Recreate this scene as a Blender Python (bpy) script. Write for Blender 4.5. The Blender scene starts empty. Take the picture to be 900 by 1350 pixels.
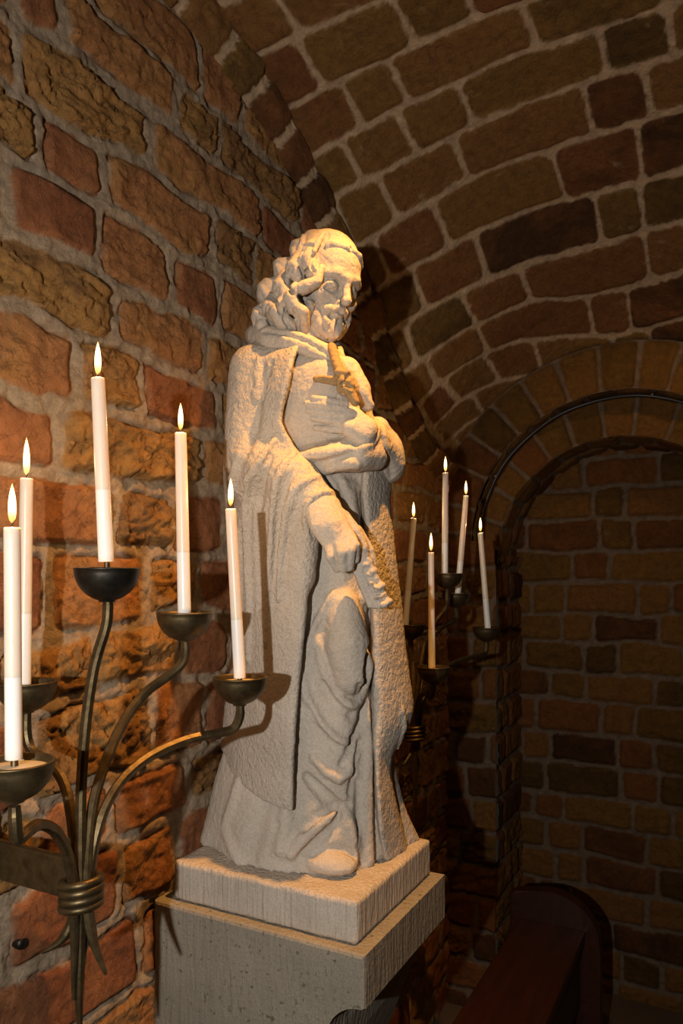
import bpy, bmesh, math, random
import numpy as np
from mathutils import Vector, Matrix

random.seed(7)
RNG = np.random.default_rng(11)
SC = bpy.context.scene
COL = SC.collection

# ------------------------------------------------------------------ camera geometry
F_PX = 980.0                      # focal length in pixels of a 900 x 1350 frame
CX, CYH = 450.0, 760.0            # principal column, horizon row
EYE = 1.58                        # camera height above the floor
CAMX = 0.95                       # distance of the camera from the left wall
YAW = math.atan2(520.0, 980.0)
SN, CS = math.sin(YAW), math.cos(YAW)


def frame_to_world(X, T, Z):
    """right / forward / up (relative to the eye) -> world."""
    return (CAMX + X * CS - T * SN, X * SN + T * CS, EYE + Z)


def P(px, py, t):
    return Vector(frame_to_world((px - CX) / F_PX * t, t, (CYH - py) / F_PX * t))


def wall_uv(px, py):
    """point of the left wall (x = 0): (y, z)"""
    k = (px - CX) / F_PX
    t = CAMX / (SN - CS * k)
    return t * (SN * k + CS), EYE + (CYH - py) / F_PX * t


# ------------------------------------------------------------------ object helpers
def link(o, parent=None):
    COL.objects.link(o)
    if parent is not None:
        o.parent = parent
    return o


def mesh_obj(name, me, mat=None, parent=None, smooth=True):
    o = bpy.data.objects.new(name, me)
    if mat is not None:
        me.materials.append(mat)
    if smooth:
        me.polygons.foreach_set('use_smooth', [True] * len(me.polygons))
    return link(o, parent)


def bm_obj(name, bm, mat=None, parent=None, smooth=True):
    bmesh.ops.recalc_face_normals(bm, faces=bm.faces)
    me = bpy.data.meshes.new(name)
    bm.to_mesh(me)
    bm.free()
    return mesh_obj(name, me, mat, parent, smooth)


def np_mesh(name, verts, quads):
    me = bpy.data.meshes.new(name)
    nv, nq = len(verts), len(quads)
    me.vertices.add(nv)
    me.vertices.foreach_set('co', np.ascontiguousarray(verts, np.float32).ravel())
    me.loops.add(nq * 4)
    me.loops.foreach_set('vertex_index', np.ascontiguousarray(quads, np.int32).ravel())
    me.polygons.add(nq)
    me.polygons.foreach_set('loop_start', np.arange(0, nq * 4, 4, dtype=np.int32))
    me.polygons.foreach_set('loop_total', np.full(nq, 4, np.int32))
    me.update(calc_edges=True)
    me.validate()
    return me


def empty(name, loc, label, cat, group=None):
    o = bpy.data.objects.new(name, None)
    o.location = loc
    o.empty_display_size = 0.05
    link(o)
    return tag(o, label, cat, group)


def tag(o, label=None, cat=None, group=None, kind=None):
    if label:
        o['label'] = label
    if cat:
        o['category'] = cat
    if group:
        o['group'] = group
    if kind:
        o['kind'] = kind
    return o


def add_tube(bm, pts, radii, seg=10, caps=True, square=False):
    """swept tube along world points (parallel transport frame)."""
    pts = [Vector(p) for p in pts]
    n = len(pts)
    if not hasattr(radii, '__len__'):
        radii = [radii] * n
    tang = []
    for i in range(n):
        a = pts[max(i - 1, 0)]
        b = pts[min(i + 1, n - 1)]
        tang.append((b - a).normalized())
    ref = Vector((0, 0, 1)) if abs(tang[0].z) < 0.9 else Vector((1, 0, 0))
    nrm = (ref - tang[0] * ref.dot(tang[0])).normalized()
    rings = []
    for i in range(n):
        t = tang[i]
        nrm = (nrm - t * nrm.dot(t)).normalized()
        bi = t.cross(nrm)
        ring = []
        for s in range(seg):
            a = 2 * math.pi * s / seg
            u, v = math.cos(a), math.sin(a)
            if square:          # forged square rod with chamfered corners
                u, v = ((1, .55), (.55, 1), (-.55, 1), (-1, .55), (-1, -.55), (-.55, -1), (.55, -1), (1, -.55))[s]
            ring.append(bm.verts.new(pts[i] + (nrm * u + bi * v) * radii[i]))
        rings.append(ring)
    for i in range(n - 1):
        for s in range(seg):
            bm.faces.new((rings[i][s], rings[i][(s + 1) % seg], rings[i + 1][(s + 1) % seg], rings[i + 1][s]))
    if caps:
        bm.faces.new(rings[0][::-1])
        bm.faces.new(rings[-1])


def add_lathe(bm, prof, origin, axis=Vector((0, 0, 1)), seg=40):
    """prof: list of (radius, height) along axis; open polyline, radius 0 ends are closed."""
    origin = Vector(origin)
    axis = Vector(axis).normalized()
    e1 = axis.orthogonal().normalized()
    e2 = axis.cross(e1)
    rings = []
    for r, h in prof:
        if r < 1e-6:
            rings.append([bm.verts.new(origin + axis * h)])
        else:
            rings.append([bm.verts.new(origin + axis * h + (e1 * math.cos(2 * math.pi * s / seg) + e2 * math.sin(2 * math.pi * s / seg)) * r) for s in range(seg)])
    for a, b in zip(rings[:-1], rings[1:]):
        for s in range(seg):
            s2 = (s + 1) % seg
            if len(a) == 1 and len(b) == 1:
                continue
            if len(a) == 1:
                bm.faces.new((a[0], b[s], b[s2]))
            elif len(b) == 1:
                bm.faces.new((a[s], a[s2], b[0]))
            else:
                bm.faces.new((a[s], a[s2], b[s2], b[s]))


def catmull(pts, n=6):
    pts = [Vector(p) for p in pts]
    out = []
    for i in range(len(pts) - 1):
        p0 = pts[max(i - 1, 0)]
        p1, p2 = pts[i], pts[i + 1]
        p3 = pts[min(i + 2, len(pts) - 1)]
        for k in range(n):
            t = k / n
            out.append(0.5 * ((2 * p1) + (p2 - p0) * t + (2 * p0 - 5 * p1 + 4 * p2 - p3) * t * t + (3 * p1 - p0 - 3 * p2 + p3) * t ** 3))
    out.append(pts[-1])
    return out


def add_box(bm, lo, hi, bevel=0.0, seg=2):
    vs = [bm.verts.new((x, y, z)) for x in (lo[0], hi[0]) for y in (lo[1], hi[1]) for z in (lo[2], hi[2])]
    idx = [(0, 1, 3, 2), (4, 6, 7, 5), (0, 4, 5, 1), (2, 3, 7, 6), (0, 2, 6, 4), (1, 5, 7, 3)]
    fs = [bm.faces.new([vs[i] for i in f]) for f in idx]
    if bevel > 0:
        es = list({e for f in fs for e in f.edges})
        bmesh.ops.bevel(bm, geom=es, offset=bevel, segments=seg, affect='EDGES', profile=0.5)


def add_prism(bm, outline, axis, lo, hi, bevel=0.0):
    """outline: 2D points in the two remaining axes (x,z for axis y; y,z for axis x)."""
    def mk(p, c):
        if axis == 'y':
            return (p[0], c, p[1])
        if axis == 'x':
            return (c, p[0], p[1])
        return (p[0], p[1], c)
    a = [bm.verts.new(mk(p, lo)) for p in outline]
    b = [bm.verts.new(mk(p, hi)) for p in outline]
    fa = bm.faces.new(a[::-1])
    fb = bm.faces.new(b)
    n = len(a)
    for i in range(n):
        bm.faces.new((a[i], a[(i + 1) % n], b[(i + 1) % n], b[i]))
    if bevel > 0:
        es = list(set(fa.edges) | set(fb.edges))
        bmesh.ops.bevel(bm, geom=es, offset=bevel, segments=2, affect='EDGES', profile=0.5)


# ------------------------------------------------------------------ numpy noise
_T2 = RNG.random((256, 256)).astype(np.float32)


def vnoise(u, v, seed=0):
    u = u + seed * 17.31
    v = v + seed * 9.73
    i = np.floor(u).astype(np.int64)
    j = np.floor(v).astype(np.int64)
    f = (u - i).astype(np.float32)
    g = (v - j).astype(np.float32)
    f = f * f * (3 - 2 * f)
    g = g * g * (3 - 2 * g)
    i0, i1, j0, j1 = i & 255, (i + 1) & 255, j & 255, (j + 1) & 255
    a = _T2[i0, j0] * (1 - f) + _T2[i1, j0] * f
    b = _T2[i0, j1] * (1 - f) + _T2[i1, j1] * f
    return (a * (1 - g) + b * g) * 2 - 1


def fbm(u, v, seed=0, oct=4, gain=0.5):
    s, a, tot = 0, 1.0, 0
    for o in range(oct):
        s = s + a * vnoise(u * 2 ** o, v * 2 ** o, seed + o * 3)
        tot += a
        a *= gain
    return s / tot


def sstep(a, b, x):
    t = np.clip((x - a) / (b - a), 0, 1)
    return t * t * (3 - 2 * t)


# ------------------------------------------------------------------ materials
def new_mat(name):
    m = bpy.data.materials.new(name)
    m.use_nodes = True
    nt = m.node_tree
    b = nt.nodes['Principled BSDF']
    return m, nt, b


def nd(nt, kind, **kw):
    n = nt.nodes.new(kind)
    for k, v in kw.items():
        if k in n.inputs:
            n.inputs[k].default_value = v
        else:
            setattr(n, k, v)
    return n


def ramp(nt, stops, interp='LINEAR'):
    r = nt.nodes.new('ShaderNodeValToRGB')
    cr = r.color_ramp
    cr.interpolation = interp
    while len(cr.elements) < len(stops):
        cr.elements.new(0.5)
    for e, (p, c) in zip(cr.elements, stops):
        e.position = p
        e.color = (*c, 1)
    return r


def noise(nt, scale, detail=6, rough=0.6, vec=None, dist=0.0):
    n = nd(nt, 'ShaderNodeTexNoise')
    n.inputs['Scale'].default_value = scale
    n.inputs['Detail'].default_value = detail
    n.inputs['Roughness'].default_value = rough
    n.inputs['Distortion'].default_value = dist
    if vec is not None:
        nt.links.new(vec, n.inputs['Vector'])
    return n


def mixc(nt, fac, a, b, mode='MIX'):
    m = nt.nodes.new('ShaderNodeMix')
    m.data_type = 'RGBA'
    m.blend_type = mode
    for sock, v in ((0, fac), (6, a), (7, b)):
        if isinstance(v, (int, float)):
            m.inputs[sock].default_value = v
        elif isinstance(v, tuple):
            m.inputs[sock].default_value = (*v, 1)
        else:
            nt.links.new(v, m.inputs[sock])
    return m.outputs[2]


def bump(nt, h, strength, dist, normal=None):
    b = nt.nodes.new('ShaderNodeBump')
    b.inputs['Strength'].default_value = strength
    b.inputs['Distance'].default_value = dist
    nt.links.new(h, b.inputs['Height'])
    if normal is not None:
        nt.links.new(normal, b.inputs['Normal'])
    return b.outputs[0]


def brick_material(name, stops, mortar, sat_noise=0.5, crack=0.35):
    m, nt, b = new_mat(name)
    L = nt.links
    tc = nt.nodes.new('ShaderNodeTexCoord')
    vec = tc.outputs['Object']
    at = nd(nt, 'ShaderNodeAttribute', attribute_name='brick')
    sp = nt.nodes.new('ShaderNodeSeparateColor')
    L.new(at.outputs['Color'], sp.inputs[0])
    # tint per brick, shifted by a broad mottling
    mot = noise(nt, 7.0, 5, 0.6, vec, 0.6)
    ma = nd(nt, 'ShaderNodeMath', operation='MULTIPLY_ADD')
    L.new(mot.outputs[0], ma.inputs[0])
    ma.inputs[1].default_value = sat_noise
    sub = nd(nt, 'ShaderNodeMath', operation='ADD')
    L.new(sp.outputs[1], sub.inputs[0])
    sub.inputs[1].default_value = -sat_noise * 0.5
    L.new(sub.outputs[0], ma.inputs[2])
    r = ramp(nt, stops)
    L.new(ma.outputs[0], r.inputs[0])
    # fine speckle and soot spots of their own
    fine = noise(nt, 60, 6, 0.7, vec)
    rf = ramp(nt, [(0.25, (0.55, 0.52, 0.5)), (0.55, (1, 1, 1)), (0.8, (1.25, 1.2, 1.12))])
    L.new(fine.outputs[0], rf.inputs[0])
    c1 = mixc(nt, 0.75, r.outputs[0], rf.outputs[0], 'MULTIPLY')
    st = noise(nt, 16, 8, 0.75, vec, 1.2)
    rs = ramp(nt, [(0.58, (0, 0, 0)), (0.70, (1, 1, 1))])
    L.new(st.outputs[0], rs.inputs[0])
    c2 = mixc(nt, rs.outputs[0], c1, mixc(nt, 0.55, c1, (0.07, 0.045, 0.03)))
    st2 = noise(nt, 11, 7, 0.7, vec, 0.8)
    rs2 = ramp(nt, [(0.62, (0, 0, 0)), (0.72, (0.7, 0.7, 0.7))])
    L.new(st2.outputs[0], rs2.inputs[0])
    c2 = mixc(nt, rs2.outputs[0], c2, mixc(nt, 0.5, c2, mortar))
    # hairline cracks filled with dirt
    cn = noise(nt, 9, 6, 0.65, vec, 1.4)
    rc = ramp(nt, [(0.484, (0, 0, 0)), (0.497, (crack, crack, crack)), (0.503, (crack, crack, crack)), (0.516, (0, 0, 0))])
    L.new(cn.outputs[0], rc.inputs[0])
    c2 = mixc(nt, rc.outputs[0], c2, (0.045, 0.028, 0.018))
    mn = noise(nt, 45, 7, 0.7, vec)
    rm = ramp(nt, [(0.3, tuple(x * 0.62 for x in mortar)), (0.55, mortar), (0.75, tuple(x * 1.25 for x in mortar))])
    L.new(mn.outputs[0], rm.inputs[0])
    col = mixc(nt, sp.outputs[0], rm.outputs[0], c2)
    L.new(col, b.inputs['Base Color'])
    b.inputs['Roughness'].default_value = 0.9
    b.inputs['Specular IOR Level'].default_value = 0.15
    n1 = noise(nt, 34, 10, 0.78, vec, 0.7)
    n2 = noise(nt, 150, 4, 0.6, vec)
    bb = bump(nt, n1.outputs[0], 0.95, 0.014)
    bb = bump(nt, n2.outputs[0], 0.5, 0.003, bb)
    L.new(bb, b.inputs['Normal'])
    return m


def stone_material(name, col, spots=(0.1, 0.09, 0.08), spot_amt=0.0, pit=0.5, chisel=0.0, chisel_dir=(1, 0, 0), scale=1.0):
    m, nt, b = new_mat(name)
    L = nt.links
    tc = nt.nodes.new('ShaderNodeTexCoord')
    vec = tc.outputs['Object']
    n0 = noise(nt, 9 * scale, 5, 0.6, vec)
    r0 = ramp(nt, [(0.3, tuple(c * 0.86 for c in col)), (0.7, tuple(min(1, c * 1.08) for c in col))])
    L.new(n0.outputs[0], r0.inputs[0])
    nf = noise(nt, 260 * scale, 3, 0.6, vec)
    rf = ramp(nt, [(0.3, (0.78, 0.77, 0.75)), (0.6, (1.03, 1.02, 1.0))])
    L.new(nf.outputs[0], rf.inputs[0])
    c = mixc(nt, 0.8, r0.outputs[0], rf.outputs[0], 'MULTIPLY')
    if spot_amt > 0:
        ns = noise(nt, 95 * scale, 5, 0.6, vec)
        rs = ramp(nt, [(0.60, (0, 0, 0)), (0.68, (spot_amt,) * 3)])
        L.new(ns.outputs[0], rs.inputs[0])
        c = mixc(nt, rs.outputs[0], c, spots)
    L.new(c, b.inputs['Base Color'])
    b.inputs['Roughness'].default_value = 0.92
    b.inputs['Specular IOR Level'].default_value = 0.12
    n1 = noise(nt, 120 * scale, 4, 0.65, vec)
    bb = bump(nt, n1.outputs[0], pit, 0.004)
    if chisel > 0:
        mp = nt.nodes.new('ShaderNodeMapping')
        mp.inputs['Scale'].default_value = chisel_dir
        L.new(vec, mp.inputs['Vector'])
        w = noise(nt, 1.0, 3, 0.5, mp.outputs[0], 0.3)
        bb = bump(nt, w.outputs[0], chisel, 0.006, bb)
    L.new(bb, b.inputs['Normal'])
    return m


def metal_material(name, col, rough=0.42):
    m, nt, b = new_mat(name)
    L = nt.links
    tc = nt.nodes.new('ShaderNodeTexCoord')
    n0 = noise(nt, 70, 5, 0.6, tc.outputs['Object'])
    r0 = ramp(nt, [(0.35, tuple(c * 0.55 for c in col)), (0.65, col)])
    L.new(n0.outputs[0], r0.inputs[0])
    L.new(r0.outputs[0], b.inputs['Base Color'])
    b.inputs['Metallic'].default_value = 0.85
    b.inputs['Roughness'].default_value = rough
    L.new(bump(nt, n0.outputs[0], 0.25, 0.002), b.inputs['Normal'])
    return m


def plain_material(name, col, rough=0.6, **kw):
    m, nt, b = new_mat(name)
    tc = nt.nodes.new('ShaderNodeTexCoord')
    n0 = noise(nt, kw.get('scale', 40), 4, 0.6, tc.outputs['Object'])
    r0 = ramp(nt, [(0.3, tuple(c * 0.85 for c in col)), (0.7, tuple(min(1, c * 1.05) for c in col))])
    nt.links.new(n0.outputs[0], r0.inputs[0])
    nt.links.new(r0.outputs[0], b.inputs['Base Color'])
    b.inputs['Roughness'].default_value = rough
    return m


def wood_material(name, dark, light, axis=(30, 2.2, 30)):
    m, nt, b = new_mat(name)
    tc = nt.nodes.new('ShaderNodeTexCoord')
    mp = nt.nodes.new('ShaderNodeMapping')
    mp.inputs['Scale'].default_value = axis
    nt.links.new(tc.outputs['Object'], mp.inputs['Vector'])
    n0 = noise(nt, 1.0, 6, 0.6, mp.outputs[0], 0.6)
    r0 = ramp(nt, [(0.3, dark), (0.7, light)])
    nt.links.new(n0.outputs[0], r0.inputs[0])
    nt.links.new(r0.outputs[0], b.inputs['Base Color'])
    b.inputs['Roughness'].default_value = 0.38
    nt.links.new(bump(nt, n0.outputs[0], 0.2, 0.002), b.inputs['Normal'])
    return m


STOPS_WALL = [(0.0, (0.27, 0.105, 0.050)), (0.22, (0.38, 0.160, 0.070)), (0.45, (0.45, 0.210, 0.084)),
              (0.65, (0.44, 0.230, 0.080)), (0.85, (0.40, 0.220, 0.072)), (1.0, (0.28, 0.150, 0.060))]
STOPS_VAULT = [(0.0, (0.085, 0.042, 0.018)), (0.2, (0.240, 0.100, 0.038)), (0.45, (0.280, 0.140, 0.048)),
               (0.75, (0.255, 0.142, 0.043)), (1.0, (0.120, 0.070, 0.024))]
MORTAR = (0.46, 0.355, 0.25)
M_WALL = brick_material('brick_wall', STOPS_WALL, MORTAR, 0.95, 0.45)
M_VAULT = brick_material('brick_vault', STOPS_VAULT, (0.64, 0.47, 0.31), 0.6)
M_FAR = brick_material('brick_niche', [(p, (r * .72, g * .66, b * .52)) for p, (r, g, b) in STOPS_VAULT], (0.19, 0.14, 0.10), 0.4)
M_STONE = stone_material('carved_limestone', (0.53, 0.485, 0.43), pit=0.75)
M_PLINTH = stone_material('tooled_limestone', (0.51, 0.465, 0.41), pit=0.35, chisel=0.9, chisel_dir=(150, 150, 8))
M_CORBEL = stone_material('grey_porous_stone', (0.29, 0.27, 0.225), spots=(0.10, 0.095, 0.075), spot_amt=0.9, pit=0.6, chisel=0.7, chisel_dir=(110, 110, 14))
M_CROSS = stone_material('tinted_stone', (0.36, 0.25, 0.13), pit=0.6)
M_MANTLE = stone_material('pitted_limestone', (0.53, 0.485, 0.43), pit=1.0, chisel=0.55, chisel_dir=(210, 210, 150))
M_BRASS = metal_material('aged_brass', (0.145, 0.108, 0.055), 0.46)
M_IRON = metal_material('blackened_cup', (0.045, 0.042, 0.036), 0.45)
M_WICK = plain_material('charred_wick', (0.02, 0.016, 0.012), 0.9)
M_WOOD = wood_material('dark_red_wood', (0.018, 0.006, 0.003), (0.036, 0.011, 0.005))
M_CABLE = plain_material('black_cable', (0.03, 0.03, 0.032), 0.4)
M_FLOOR = plain_material('stone_floor', (0.09, 0.065, 0.045), 0.7, scale=5)


def wax_material(name, col, sss):
    m, nt, b = new_mat(name)
    tc = nt.nodes.new('ShaderNodeTexCoord')
    n0 = noise(nt, 30, 3, 0.5, tc.outputs['Object'])
    r0 = ramp(nt, [(0.3, tuple(c * 0.96 for c in col)), (0.7, col)])
    nt.links.new(n0.outputs[0], r0.inputs[0])
    nt.links.new(r0.outputs[0], b.inputs['Base Color'])
    b.inputs['Roughness'].default_value = 0.35
    b.inputs['Subsurface Weight'].default_value = sss
    b.inputs['Subsurface Radius'].default_value = (1.0, 0.5, 0.3)
    b.inputs['Subsurface Scale'].default_value = 0.02
    return m


M_WAX = wax_material('glow_tinted_wax', (0.80, 0.70, 0.60), 0.5)  # upper candle: flame glow through the wax is put into the colour
M_WAXB = wax_material('unlit_wax', (0.86, 0.85, 0.83), 0.15)  # same wax below, coloured whiter as if the flame does not shine through
M_POOL = wax_material('melted_wax', (0.78, 0.66, 0.48), 0.3)


def flame_material():
    m, nt, b = new_mat('candle_flame')
    nt.nodes.remove(b)
    out = nt.nodes['Material Output']
    tc = nt.nodes.new('ShaderNodeTexCoord')
    sp = nt.nodes.new('ShaderNodeSeparateXYZ')
    nt.links.new(tc.outputs['Generated'], sp.inputs[0])
    r = ramp(nt, [(0.0, (0.25, 0.09, 0.02)), (0.16, (1.0, 0.42, 0.09)), (0.35, (1.0, 0.72, 0.36)), (0.75, (1.0, 0.80, 0.45)), (1.0, (1.0, 0.50, 0.12))])
    nt.links.new(sp.outputs[2], r.inputs[0])
    e = nt.nodes.new('ShaderNodeEmission')
    e.inputs['Strength'].default_value = FLAME
    nt.links.new(r.outputs[0], e.inputs['Color'])
    tr = nt.nodes.new('ShaderNodeBsdfTransparent')
    ad = nt.nodes.new('ShaderNodeAddShader')
    nt.links.new(e.outputs[0], ad.inputs[0])
    nt.links.new(tr.outputs[0], ad.inputs[1])
    nt.links.new(ad.outputs[0], out.inputs['Surface'])
    return m


FLAME = 1.6
M_FLAME = flame_material()

# ================================================================== brick surfaces
def fill_joints(given, lo, hi, rng, L=0.30, S=0.15):
    js = sorted(given)
    flip = rng.random() < 0.5
    if not js:
        js = [lo + rng.random() * L]
    while js[0] > lo:
        js.insert(0, js[0] - (L if flip else S) * rng.uniform(0.85, 1.1))
        flip = not flip
    while js[-1] < hi:
        js.append(js[-1] + (L if flip else S) * rng.uniform(0.85, 1.1))
        flip = not flip
    return js


def brick_field(U, V, lines, joints, mh, warp, wf, rng, edge=0.012, radius=0.018, seed=0):
    """mask (1 brick, 0 mortar), inset distance, id random 1, id random 2, local brick coordinates"""
    Uw = U + warp * fbm(U * wf, V * wf, seed + 1, 3)
    Vw = V + warp * fbm(U * wf + 31, V * wf + 7, seed + 2, 3)
    LV = np.stack([np.interp(Uw, l[0], l[1]) for l in lines])
    c = (LV[:, :] <= Vw[None]).sum(0) - 1
    nc = len(lines) - 1
    c = np.clip(c, 0, nc - 1)
    lo = np.take_along_axis(LV, c[None], 0)[0]
    hi = np.take_along_axis(LV, c[None] + 1, 0)[0]
    dl = np.full(U.shape, 1e3)
    dr = np.full(U.shape, 1e3)
    r1 = np.zeros(U.shape)
    r2 = np.zeros(U.shape)
    bu = np.zeros(U.shape)
    for k in range(nc):
        mk = c == k
        if not mk.any():
            continue
        js = np.array(joints[k])
        i = np.clip(np.searchsorted(js, Uw[mk]) - 1, 0, len(js) - 2)
        dl[mk] = Uw[mk] - js[i]
        dr[mk] = js[i + 1] - Uw[mk]
        a = rng.random(len(js) + 1)
        b = rng.random(len(js) + 1)
        r1[mk] = a[i]
        r2[mk] = b[i]
        bu[mk] = (Uw[mk] - js[i]) / (js[i + 1] - js[i])
    m2 = mh * (1 + 0.5 * fbm(U * 9, V * 9, seed + 5, 2))
    dx = np.minimum(dl, dr) - m2
    dy = np.minimum(Vw - lo, hi - Vw) - m2
    ax = np.maximum(radius - dx, 0)
    ay = np.maximum(radius - dy, 0)
    d = np.where((dx < radius) & (dy < radius), radius - np.hypot(ax, ay), np.minimum(dx, dy))
    bv = (Vw - lo) / np.maximum(hi - lo, 1e-6)
    return d, r1, r2, bu, bv


def brick_surface(name, mat, uu, vv, mapping, lines, joints, mh=0.008, warp=0.006, wf=9.0, relief=0.014, rough=0.005,
                  crag=0.0, seed=0, flip=False, keep=None, edge=0.012, radius=0.016, kind='structure', parent=None, crack=0.0, mort=0.004):
    rng = np.random.default_rng(100 + seed)
    nu, nv = len(uu), len(vv)
    U, V = np.meshgrid(uu, vv, indexing='ij')
    Pn = mapping(U, V)                                   # nu, nv, 3
    du = np.gradient(Pn, axis=0)
    dv = np.gradient(Pn, axis=1)
    N = np.cross(du, dv)
    N /= np.linalg.norm(N, axis=2, keepdims=True) + 1e-12
    if flip:
        N = -N
    d, r1, r2, bu, bv = brick_field(U.ravel(), V.ravel(), lines, joints, mh, warp, wf, rng, edge, radius, seed)
    d = d.reshape(nu, nv)
    r1 = r1.reshape(nu, nv)
    r2 = r2.reshape(nu, nv)
    bu = bu.reshape(nu, nv)
    bv = bv.reshape(nu, nv)
    prof = sstep(-0.2 * edge, edge, d)
    mask = sstep(-0.002, 0.0025, d + 0.004 * fbm(U * 60, V * 60, seed + 9, 3))
    tilt = (r1 - 0.5) * (bu - 0.5) * 0.012 + (r2 - 0.5) * (bv - 0.5) * 0.010
    h = relief * prof + prof * tilt + (r2 - 0.5) * 0.008 * prof
    h = h + rough * (0.55 + 0.9 * r1) * fbm(U * 22, V * 22, seed + 3, 5, 0.6) * prof
    if crag > 0:
        # broken, layered brick faces: terraces cut by ridged noise
        n1 = fbm(U * 7 + r1 * 40, V * 13 + r2 * 40, seed + 11, 4, 0.55)
        terr = np.abs(((n1 * 3.2) % 1.0) - 0.5) * 2
        rid = 1 - np.abs(fbm(U * 13 + r2 * 30, V * 20 + r1 * 50, seed + 13, 4, 0.55)) * 2.2
        amt = sstep(0.25, 0.8, r1)
        diag = fbm(U * 5 + V * 9 + r1 * 40, V * 16 - U * 6 + r2 * 40, seed + 15, 5, 0.62)
        h = h + prof * crag * (amt * 0.45 * (sstep(0.25, 0.45, terr) - 0.5) + (0.35 + amt) * 1.0 * diag - (0.15 + amt) * 0.7 * sstep(0.90, 1.02, rid))
    h = h - crack * np.exp(-((d - 0.002) / 0.0035) ** 2) * sstep(0.0, 0.35, fbm(U * 11, V * 11, seed + 17, 3) + 0.18)
    h = h + (1 - prof) * mort * fbm(U * 34, V * 34, seed + 4, 5, 0.62) + 0.006 * fbm(U * 3, V * 3, seed + 6, 2)
    co = (Pn + N * h[..., None]).reshape(-1, 3)
    idx = np.arange(nu * nv).reshape(nu, nv)
    q = np.stack([idx[:-1, :-1], idx[1:, :-1], idx[1:, 1:], idx[:-1, 1:]], -1).reshape(-1, 4)
    if flip:
        q = q[:, ::-1]
    if keep is not None:
        kp = keep(U, V).ravel()
        q = q[kp[q].all(1)]
    used = np.zeros(len(co), bool)
    used[q.ravel()] = True
    remap = np.cumsum(used) - 1
    me = np_mesh(name, co[used], remap[q])
    colr = np.stack([mask, r1, r2, prof], -1).reshape(-1, 4)[used].astype(np.float32)
    ca = me.color_attributes.new('brick', 'FLOAT_COLOR', 'POINT')
    ca.data.foreach_set('color', colr.ravel())
    o = mesh_obj(name, me, mat, parent)
    if kind:
        o['kind'] = kind
    return o


def spaced(lo, hi, step):
    return np.linspace(lo, hi, max(2, int(round((hi - lo) / step)) + 1))


def level_lines(lo, hi, step, rng, ulo, uhi, wob=0.004):
    out = []
    v = lo
    us = np.linspace(ulo, uhi, 12)
    while v < hi + step:
        out.append((us, v + rng.normal(0, wob, len(us))))
        v += step * rng.uniform(0.94, 1.06)
    return out


# ------------------------------------------------------------------ left wall (x = 0)
LINES_PX = [
    [(110, 0), (143, 30), (167, 47), (217, 87), (253, 123), (300, 153)],
    [(0, 7), (67, 47), (133, 97), (180, 133), (220, 163), (253, 193), (300, 220), (337, 253)],
    [(0, 100), (50, 133), (83, 157), (133, 187), (187, 213), (233, 247), (281, 275), (334, 314), (376, 343)],
    [(0, 193), (43, 217), (100, 253), (143, 277), (187, 300), (213, 317), (240, 333), (273, 348), (337, 387)],
    [(0, 303), (33, 313), (67, 330), (110, 353), (150, 377), (193, 393), (253, 423), (300, 440)],
    [(0, 407), (33, 413), (67, 427), (117, 447), (160, 460), (200, 477), (250, 493), (300, 507)],
    [(0, 510), (43, 530), (100, 530), (147, 543), (187, 550), (227, 560), (300, 580)],
    [(0, 617), (77, 623), (147, 630), (200, 640), (233, 645), (300, 648)],
    [(0, 720), (60, 727), (153, 730), (233, 733), (300, 735)],
    [(0, 845), (50, 840), (150, 827), (200, 817), (265, 805)],
    [(0, 942), (70, 930), (110, 917), (200, 903), (267, 897)],
    [(0, 1085), (33, 1077), (67, 1060), (133, 1030), (157, 1022), (217, 1000)],
    [(3, 1190), (30, 1177), (127, 1120), (190, 1093), (233, 1080), (283, 1050)],
    [(3, 1293), (93, 1257), (167, 1203), (217, 1177)],
    [(30, 1395), (110, 1350), (167, 1310), (217, 1273)],
]
JOINTS_PX = [   # joints of the course between line i and line i + 1
    [(22, 5), (83, 35), (233, 150)],
    [(22, 90), (200, 187), (344, 287)],
    [(50, 180), (137, 213), (280, 320), (334, 345)],
    [(3, 233), (126, 312), (226, 370)],
    [(150, 410), (267, 455)],
    [(102, 480), (188, 510), (290, 545)],
    [(72, 590), (262, 610)],
    [(-15, 670), (150, 680), (230, 690)],
    [(70, 790), (197, 775), (262, 770)],
    [(-5, 890), (128, 880), (232, 860)],
    [(45, 1010), (200, 950)],
    [(50, 1100), (145, 1080), (250, 1040)],
    [(8, 1240), (160, 1170), (234, 1115)],
    [(-20, 1330), (190, 1250)],
]
Y0, Y1 = -0.9, 2.66
_lines, _r = [], np.random.default_rng(5)
for ln in LINES_PX:
    q = sorted(wall_uv(*p) for p in ln)
    ys = [a for a, _ in q]
    zs = [b for _, b in q]
    m = sum(zs) / len(zs)
    ys2 = [Y0] + [ys[0] - 0.12] + ys + list(np.linspace(ys[-1] + 0.12, Y1, 6))
    zs2 = [m] + [zs[0] * 0.6 + m * 0.4] + zs + list(m + _r.normal(0, 0.006, 6))
    _lines.append((np.array(ys2), np.array(zs2)))
_joints = []
for js in JOINTS_PX:
    _joints.append(fill_joints([wall_uv(*p)[0] for p in js], Y0, Y1, _r))
top, bot = _lines[0], _lines[-1]
us = np.linspace(Y0, Y1, 14)
extra_top, extra_bot = [], []
v = float(np.mean(top[1])) + 0.13
while v < EYE + 1.5:
    extra_top.append((us, v + _r.normal(0, 0.005, 14)))
    v += 0.13
v = float(np.mean(bot[1])) - 0.125
while v > -0.2:
    extra_bot.append((us, v + _r.normal(0, 0.005, 14)))
    v -= 0.125
wall_lines = extra_bot[::-1] + _lines[::-1] + extra_top
nb = len(extra_bot)
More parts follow.
